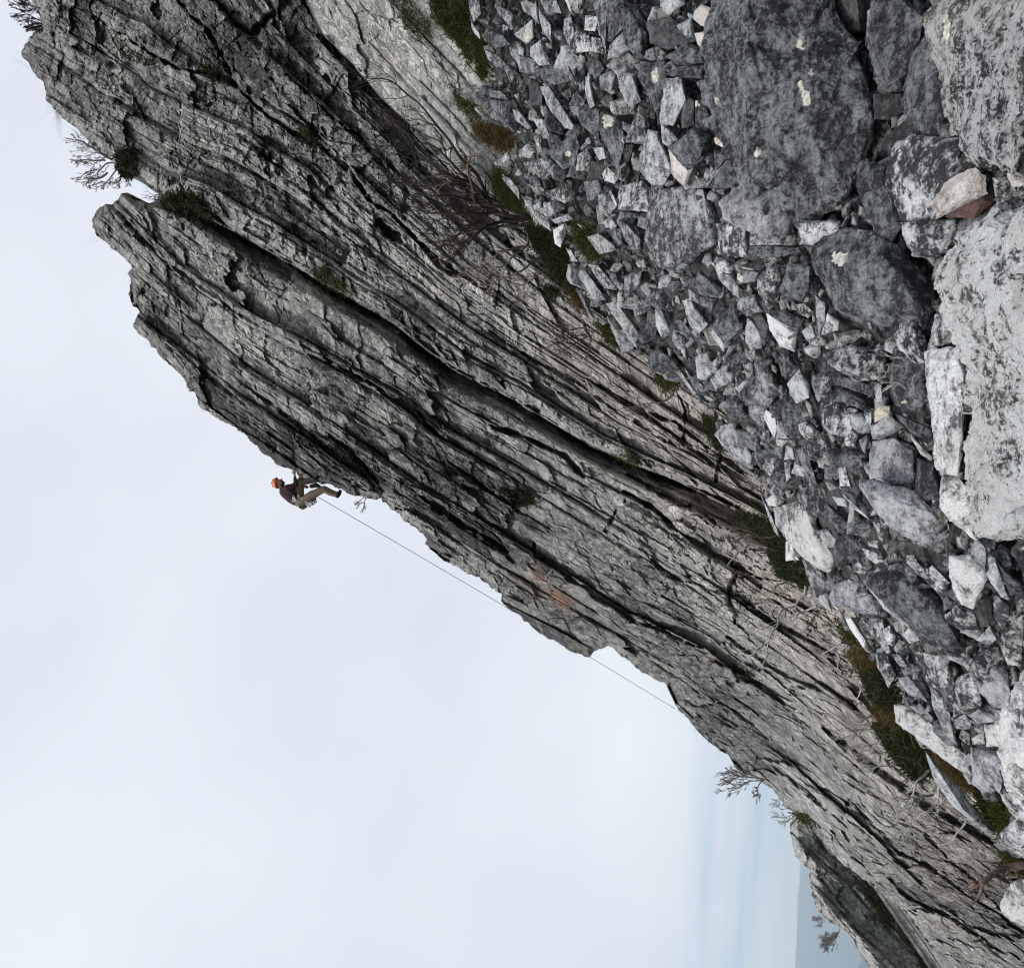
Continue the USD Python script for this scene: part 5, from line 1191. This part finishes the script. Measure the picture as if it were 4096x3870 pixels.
S(["3222,2342 3218,2375 3198,2391 3174,2423 3130,2431 3113,2467 3114,2495 3095,2530 3081,2556 3070,2600 3057,2636 3025,2685", "3238,2345 3245,2370 3235,2395", "3268,2420 3240,2432 3205,2446 3180,2470 3155,2505", "3085,2550 3050,2580 3020,2605 2995,2622", "3190,2340 3150,2325 3110,2340 3080,2385"], 7.6, BARK_P, 'long crooked bleached branch hanging over the lower face', 9, 0.015, 5, 2, 0.75, 0.28, 0.35)
S(["3430,2670 3400,2680 3383,2693 3375,2715 3384,2745 3372,2765", "3345,2610 3360,2640 3350,2665 3365,2690 3355,2710", "3400,2590 3350,2585 3310,2600 3280,2625", "3450,2740 3440,2770 3420,2800"], 7.0, BARK_P, 'twisted silver roots beside the long golden grass', 10, 0.012, 3, 2, 0.8, 0.35, 0.3)
S(["3580,3000 3530,3005 3490,3012 3440,3030", "3550,2960 3500,2970 3440,2990 3400,2985", "3540,2890 3480,2910 3420,2920 3370,2960", "3600,3040 3540,3060 3470,3075", "3510,2830 3470,2870 3430,2890"], 7.0, BARK_P, 'spray of thin grey twigs around the mossy cushion', 11, 0.007, 9, 2, 0.7, 0.5, 0.5)
S(["3719,3073 3695,3100 3667,3129 3655,3160 3650,3190 3646,3214 3615,3240 3586,3270", "3650,3180 3652,3225 3665,3260", "3730,3178 3680,3185 3620,3190 3565,3190", "3665,3130 3645,3150 3630,3165"], 5.9, BARK_P, 'forked bleached branch above the low golden brown grass', 12, 0.012, 6, 2, 0.7, 0.35, 0.3)
S(["3755,3140 3752,3180 3743,3214 3715,3240 3679,3258 3650,3285", "3768,3190 3762,3220 3740,3250"], 5.7, BARK_P, 'two pale parallel branches bending down beside the forked one', 13, 0.011, 5, 2, 0.6, 0.35, 0.2)
S(["3867,3278 3850,3305 3832,3327 3800,3360 3759,3391 3720,3425"], 5.3, BARK_P, 'single straight pale stick sloping across the lower face', 14, 0.009, 2, 1, 0.5, 0.2, 0.1, 'dead branch', 'dead_branch')
S(["4110,3455 4070,3462 4033,3470 4005,3478 3981,3484 3955,3510 3940,3527 3930,3550 3920,3580 3892,3615", "4010,3477 3995,3460 4010,3445", "4060,3465 4045,3490 4030,3510", "3940,3525 3910,3530 3880,3545"], 4.2, BARK_B, 'thick gnarled root at the bottom right corner', 15, 0.024, 4, 2, 0.7, 0.3, 0.2)
S(["3060,3115 3010,3105 2960,3100 2905,3095", "3055,3118 3000,3120 2950,3140 2900,3150", "3050,3120 3030,3150 3040,3190", "3052,3112 2990,3090 2940,3070"], 23.6, BARK_G, 'bare grey bush on the lower skyline of the cliff', 16, 0.022, 9, 3, 0.7, 0.5, 0.8)
S(["3190,3250 3160,3230 3125,3215", "3188,3252 3150,3262 3115,3270", "3180,3262 3150,3280 3130,3290"], 25.5, BARK_G, 'thin bare bush where the cliff skyline meets the distant crag', 17, 0.018, 7, 2, 0.7, 0.5, 0.8)
S(["3120,3190 3105,3200 3095,3215", "3122,3195 3112,3215 3105,3225"], 24.8, BARK_G, 'tiny bare bush on the skyline just above the distant crag', 27, 0.014, 5, 2, 0.7, 0.5, 0.5)
S(["3362,3700 3350,3735 3330,3755 3290,3770", "3352,3740 3325,3768 3300,3790", "3356,3725 3330,3740 3300,3750"], 45.5, BARK_G, 'wispy bare tree growing off the edge of the distant crag', 18, 0.03, 9, 3, 0.7, 0.5, 1.0, 'dead tree', 'dead_tree')
S(["3300,3680 3280,3672 3262,3672", "3300,3682 3285,3690 3270,3695"], 45.5, BARK_G, 'small grey twig tuft on top of the distant crag', 19, 0.02, 8, 2, 0.8, 0.5, 0.8)
S(["480,648 430,630 390,600 340,575 280,535", "478,652 430,650 400,680 340,690 320,715", "482,660 455,690 430,730 380,745", "490,690 480,720 475,755", "420,640 370,640 330,640 320,620", "430,690 400,710 360,715 345,740", "450,640 400,600 360,560"], 18.6, BARK_G, 'bare grey bush spreading over the skyline of the upper buttress', 20, 0.026, 9, 3, 0.65, 0.42, 0.8)
S(["505,695 530,690 545,702", "500,700 515,720 510,740"], 18.5, BARK_G, 'little bare twig under the skyline evergreen', 28, 0.012, 5, 2, 0.8, 0.5, 0.4)
S(["690,785 645,778 610,785 595,800", "680,780 640,790 610,812"], 18.2, BARK_G, 'bare sprig poking out of the notch on the skyline', 21, 0.016, 6, 2, 0.7, 0.5, 0.5)
S(["180,95 140,70 100,50 60,30", "175,100 140,110 110,95", "190,60 140,30 90,0", "200,80 170,100 165,120", "160,20 120,-10 80,-30"], 21.0, BARK_D, 'dense dark twigs at the top left corner of the skyline', 22, 0.024, 10, 3, 0.7, 0.5, 0.9)
S(["1455,1990 1435,2005 1430,2020", "1462,1992 1455,2020 1450,2040"], 18.4, BARK_G, 'tiny bare sprig on the skyline under the climber', 23, 0.012, 7, 2, 0.8, 0.55, 0.4)
S(["1110,1500 1080,1520 1050,1550", "1105,1510 1060,1512 1030,1540"], 17.6, BARK_P, 'faint grey twig on the face above the climber', 24, 0.014, 6, 2, 0.8, 0.5, 0.4)
S(["3690,1493 3658,1501 3646,1538", "3654,1537 3655,1566 3650,1590", "3620,1440 3604,1428 3585,1430 3538,1412", "3618,1460 3590,1462 3562,1456", "3558,1464 3540,1496 3512,1510", "3624,1553 3580,1529 3526,1529", "3580,1530 3545,1555 3520,1572"], 2.95, BARK_P, 'bleached roots reaching over the scree round the cream and orange chip', 25, 0.0055, 3, 2, 0.8, 0.3, 0.10, 'dead roots', 'dead_roots')
S(["2700,30 2690,75 2650,110 2630,160 2622,190"], 4.9, BARK_P, 'single thin bleached root hanging in the dark gap of the scree', 29, 0.006, 2, 1, 0.6, 0.3, 0.1, 'dead roots', 'dead_roots')

# ------------------------------------------------------------------ the climber and the rope
CD = 17.75
def J(x, y, dz=0.0):
    fx, fy = (1050 + .3108 * x) / 4, (1850 + .3108 * y) / 4
    return at(np.array(fx), np.array(fy), np.array(CD + dz))
U = .3108 / 4 * CD / F                                   # metres to a unit of the joint plan
def body_mesh(bones, edge=0.016, it=6):
    out = m3.Manifold()
    for chain in bones:
        for (p, r), (q, s) in zip(chain[:-1], chain[1:]):
            a = m3.Manifold.sphere(r, 16).translate(list(map(float, p))); b = m3.Manifold.sphere(s, 16).translate(list(map(float, q)))
            out = out + m3.Manifold.batch_hull([a, b])
    m = out.refine_to_length(edge).to_mesh()
    t = trimesh.Trimesh(np.asarray(m.vert_properties)[:, :3].astype(float), np.asarray(m.tri_verts), process=False)
    trimesh.smoothing.filter_taubin(t, iterations=it)
    return np.array(t.vertices), np.array(t.faces)
SKIN = plain('skin', (0.46, 0.27, 0.20), 0.55, 0.3, 0.06)
SHIRT = plain('maroon_jersey', (0.075, 0.045, 0.048), 0.9, 0.1, 0.2, 60)
TROUSER = plain('khaki_cloth', (0.23, 0.185, 0.13), 0.9, 0.1, 0.25, 50)
OLIVE = plain('olive_cloth', (0.10, 0.115, 0.055), 0.9, 0.1, 0.2, 50)
HELMET = plain('orange_shell', (0.80, 0.19, 0.06), 0.4, 0.5, 0.04)
BLACK = plain('black_rubber', (0.025, 0.022, 0.024), 0.7, 0.2, 0.2)
METAL = usdkit.material(stage, LK + 'carabiner_metal', {"p": ("principled_bsdf", {"base_color": (0.75, 0.75, 0.77), "metallic": 0.8, "roughness": 0.35})}, [], surface="p.BSDF")
CHALK = plain('green_cloth', (0.13, 0.18, 0.065), 0.9, 0.1, 0.2)
REDB = plain('rust_red_cloth', (0.20, 0.065, 0.045), 0.9, 0.1, 0.2)
HAIR = plain('brown_beard', (0.055, 0.035, 0.025), 0.9, 0.1, 0.3)
u = U
head = J(205, 256); chin = J(255, 268, -0.02); neck = J(262, 318); chest = J(300, 370); belly = J(375, 440); hips = J(455, 490)
shN, shF = J(318, 318, -0.14), J(290, 330, 0.20)
elN, wrN = J(428, 275, -0.10), J(413, 155, 0.0)
elF, wrF = J(420, 330, 0.28), J(470, 210, 0.30)
hipN, hipF = J(478, 470, 0.06), J(505, 500, -0.10)
kneeN, ankN, toeN = J(482, 232, 0.02), J(665, 228, 0.12), J(715, 185, 0.14)
kneeF, ankF, toeF = J(790, 335, -0.16), J(950, 402, -0.06), J(1000, 362, 0.0)
person = thing('person', 'climber in an orange helmet, maroon top and khaki trousers crouched on the skyline ridge', 'person')
def hand(w, d, out, r=0.0085):
    """a palm, four curled fingers of different lengths and a thumb from the side"""
    d = d / np.linalg.norm(d); s = np.cross(d, out); s /= np.linalg.norm(s); o = np.cross(s, d)
    ch = [[(w, 0.026), (w + d * 0.045, 0.028)], [(w + d * 0.045 - s * 0.022, 0.019), (w + d * 0.085 - s * 0.027, 0.013)], [(w + d * 0.045 + s * 0.022, 0.019), (w + d * 0.085 + s * 0.024, 0.013)]]
    for k, (a, L) in enumerate(((-0.030, 0.075), (-0.010, 0.085), (0.010, 0.080), (0.029, 0.062))):
        b0 = w + d * 0.085 + s * a
        ch.append([(b0, r + .002), (b0 + d * L * 0.5 + o * 0.006, r + .001), (b0 + d * L * 0.8 + o * 0.026, r), (b0 + d * L * 0.9 + o * 0.044, r - .001)])
    t0 = w + d * 0.03 - s * 0.03
    ch.append([(t0, 0.013), (t0 - s * 0.026 + d * 0.028, 0.011), (t0 - s * 0.030 + d * 0.058 + o * 0.012, 0.009)])
    return ch
faced = (-RIGHT * 0 + RIGHT * 0.62 - UP * 0.35 + FWD * 0.15); faced /= np.linalg.norm(faced)
hd = J(196, 254)
bones = [[(hd, 0.098), (J(228, 262), 0.078), (J(258, 266), 0.048)], [(hd, 0.09), (J(240, 300), 0.062), (neck, 0.058)],
         [(hd + faced * 0.09 - UP * 0.03, 0.018), (hd + faced * 0.115 - UP * 0.05, 0.013)],          # nose
         [(neck, 0.065), (chest, 0.12), (belly, 0.115), (hips, 0.12)], [(shF, 0.06), (chest, 0.1), (shN, 0.06)],
         [(shN, 0.056), (elN, 0.042), (wrN, 0.028)], [(shF, 0.056), (elF, 0.042), (wrF, 0.028)],
         [(hips, 0.11), (hipN, 0.085), (kneeN, 0.062), (ankN, 0.042), (toeN, 0.032)], [(hips, 0.11), (hipF, 0.085), (kneeF, 0.062), (ankF, 0.042), (toeF, 0.032)]]
bones += hand(wrN, J(405, 85) - wrN, -FWD) + hand(wrF, J(500, 150, 0.3) - wrF, FWD)
part(person, 'body', *body_mesh(bones, 0.012, 4), SKIN)
for sgn in (-1, 1):
    e0 = hd + faced * 0.088 + UP * 0.0 + np.cross(faced, UP) * 0.032 * sgn
    ic = trimesh.creation.icosphere(2, 0.012); part(person, 'eye', np.array(ic.vertices) + e0, np.array(ic.faces), BLACK)
part(person, 'ear', *body_mesh([[(J(205, 292, -0.06), 0.022), (J(222, 298, -0.055), 0.016)]], 0.01, 2), SKIN)
part(person, 'beard', *body_mesh([[(J(245, 240), 0.045), (J(262, 262), 0.055), (J(248, 288), 0.055), (J(225, 300, -0.03), 0.035)]], 0.014, 3), HAIR)
part(person, 'hair', *body_mesh([[(J(200, 300), 0.05), (J(215, 312, 0.02), 0.045)]], 0.014, 3), HAIR)
# helmet: a vented half shell with a rim
hel = trimesh.creation.icosphere(4, 1.0); hv = np.array(hel.vertices)
ax = -faced * 0.05 + UP * 1.0; ax = (J(105, 258) - J(205, 258)); ax /= np.linalg.norm(ax)
sx = np.cross(ax, FWD); sx /= np.linalg.norm(sx); sy = np.cross(ax, sx)
keep = hv[np.array(hel.faces)].mean(1)[:, 2] > -0.12
hf = np.array(hel.faces)[keep]
groove = 1 - 0.05 * np.exp(-((np.abs(hv[:, 0]) - 0.45) / 0.09) ** 2) * (hv[:, 2] > 0.1)
W = (hv[:, :1] * sx * 0.138 + hv[:, 1:2] * sy * 0.125 + hv[:, 2:] * ax * 0.125) * groove[:, None] + J(178, 258)
hp = part(person, 'helmet', np.vstack([W, (W - J(178, 258)) * 0.93 + J(178, 258)]), np.vstack([hf, hf[:, ::-1] + len(W)]), HELMET)
an = np.linspace(0, 2 * math.pi, 28)
part(hp, 'helmet_rim', *tubes([(J(178, 258) - ax * 0.012 + np.cos(an)[:, None] * sx * 0.139 + np.sin(an)[:, None] * sy * 0.127, 0.009)], 6), HELMET)
for a_, b_ in ((0.5, -0.75), (0.62, 0.0), (0.5, 0.75)):
    c0 = J(178, 258) + ax * 0.125 * a_ + sx * 0.138 * b_ * 0.85 - FWD * 0.112 * math.sqrt(max(0.05, 1 - a_ ** 2 - (b_ * .85) ** 2))
    part(hp, 'helmet_vent', *body_mesh([[(c0 - ax * 0.018, 0.011), (c0 + ax * 0.018, 0.011)]], 0.008, 1), BLACK)
part(person, 'helmet_strap', *tubes([(smoothline([J(190, 300, -0.11), J(225, 290, -0.10), J(258, 280, -0.05)], 8), 0.007)], 6), BLACK)
part(person, 'jersey', *body_mesh([[(J(258, 322), 0.075), (chest, 0.165), (belly, 0.158), (J(425, 480), 0.142)], [(shF, 0.082), (chest, 0.125), (shN, 0.085)], [(J(330, 350, -0.1), 0.10), (J(385, 400, -0.04), 0.115)],
     [(shN, 0.085), (J(380, 300, -0.12), 0.07), (elN, 0.062), (J(418, 190, -0.03), 0.042)], [(shF, 0.075), (elF, 0.056), (J(465, 222, 0.3), 0.042)]], 0.018, 5), SHIRT)
part(person, 'trousers', *body_mesh([[(J(430, 485), 0.128), (hips, 0.138), (J(500, 500), 0.12)], [(hips, 0.12), (hipN, 0.115), (J(480, 350, 0.04), 0.108), (kneeN, 0.09), (J(570, 235, 0.07), 0.088), (J(650, 226, 0.11), 0.076)],
     [(hips, 0.12), (hipF, 0.12), (J(640, 410, -0.14), 0.112), (kneeF, 0.09), (J(870, 378, -0.1), 0.09), (J(938, 402, -0.06), 0.078)]], 0.018, 5), TROUSER)
part(person, 'knee_patch', *body_mesh([[(J(500, 215, 0.0), 0.072), (kneeN, 0.086), (J(470, 300, 0.02), 0.088)]], 0.02, 3), OLIVE)
part(person, 'knee_patch', *body_mesh([[(J(745, 335, -0.17), 0.072), (kneeF, 0.084), (J(830, 352, -0.13), 0.074)]], 0.02, 3), OLIVE)
part(person, 'shoe', *body_mesh([[(J(668, 215, 0.12), 0.052), (J(700, 195, 0.13), 0.048), (toeN, 0.036)]], 0.014, 3), BLACK)
part(person, 'shoe', *body_mesh([[(J(965, 425, -0.05), 0.056), (J(985, 400, -0.04), 0.054), (toeF, 0.042)]], 0.014, 3), BLACK)
hb = part(person, 'harness', *body_mesh([[(J(420, 440, -0.1), 0.05), (J(432, 490, -0.12), 0.05), (J(430, 535, -0.06), 0.045)], [(J(520, 430, -0.1), 0.055), (J(570, 470, -0.16), 0.055), (J(560, 515, -0.12), 0.05)]], 0.016, 3), BLACK)
part(person, 'gear_sling', *body_mesh([[(J(630, 300, -0.16), 0.055), (J(690, 285, -0.16), 0.065), (J(730, 305, -0.15), 0.045)]], 0.016, 3), BLACK)
part(person, 'chalk_bag', *body_mesh([[(J(485, 560, -0.06), 0.052), (J(520, 572, -0.05), 0.060), (J(550, 562, -0.05), 0.045)]], 0.014, 3), CHALK)
part(person, 'red_pouch', *body_mesh([[(J(635, 495, -0.12), 0.065), (J(668, 465, -0.12), 0.055)], [(J(540, 300, -0.02), 0.045), (J(575, 310, -0.02), 0.04)]], 0.016, 3), REDB)
for x_, y_, x2, y2, mt in ((560, 500, 610, 540, BLACK), (585, 495, 640, 530, REDB), (600, 485, 655, 515, METAL), (535, 505, 560, 560, BLACK), (575, 520, 600, 565, METAL), (450, 520, 470, 565, BLACK), (620, 475, 680, 495, BLACK)):
    part(person, 'climbing_cam', *body_mesh([[(J(x_, y_, -0.17), 0.012), (J(x2, y2, -0.17), 0.016), (J(x2 + 8, y2 + 4, -0.17), 0.026)]], 0.012, 1), mt)
rg = np.random.default_rng(3)
def ring3(c, a, b, rot, r=0.005):
    an = np.linspace(0, 2 * math.pi, 15); e1 = RIGHT * math.cos(rot) + UP * math.sin(rot); e2 = -RIGHT * math.sin(rot) + UP * math.cos(rot) + FWD * 0.3
    return (c + np.cos(an)[:, None] * e1 * a + np.sin(an)[:, None] * e2 * b, r)
for x_, y_ in ((402, 450), (405, 468), (400, 485), (425, 478), (465, 438), (440, 500), (470, 490), (500, 470), (520, 500), (548, 480), (552, 505), (575, 530), (600, 525), (590, 545), (650, 520), (672, 505), (445, 550)):
    part(person, 'carabiner', *tubes([ring3(J(x_, y_, -0.20), 0.052, 0.028, rg.uniform(0, 3.1), 0.007)], 5), METAL)
for x_, y_, x2, y2 in ((430, 455, 455, 500), (445, 450, 470, 500), (470, 470, 505, 500)):
    part(person, 'sling', *tubes([(np.array([J(x_, y_, -0.2), J((x_ + x2) / 2, (y_ + y2) / 2, -0.21), J(x2, y2, -0.2)]), 0.009)], 5), REDB)

rp = [np.array([(1268.0, 1984.0, 17.62), (2690.0, 2816.0, 23.8)])]
a0, a1 = at(1268 / 4, 1984 / 4, 17.6), at(2700 / 4, 2832 / 4, 24.2)
s = np.linspace(0, 1, 60)
line = a0 + (a1 - a0) * s[:, None]; line[:, 2] -= 0.10 * np.sin(math.pi * s)
start = [J(600, 360, -0.05), J(660, 400, -0.05)]
ROPE = plain('grey_rope', (0.16, 0.16, 0.17), 0.8, 0.2, 0.1)
solo('rope', *tubes([(np.vstack([start, line]), 0.0085)], 6), ROPE, 'thin taut grey climbing rope running down from the climber to the ridge below', 'rope')
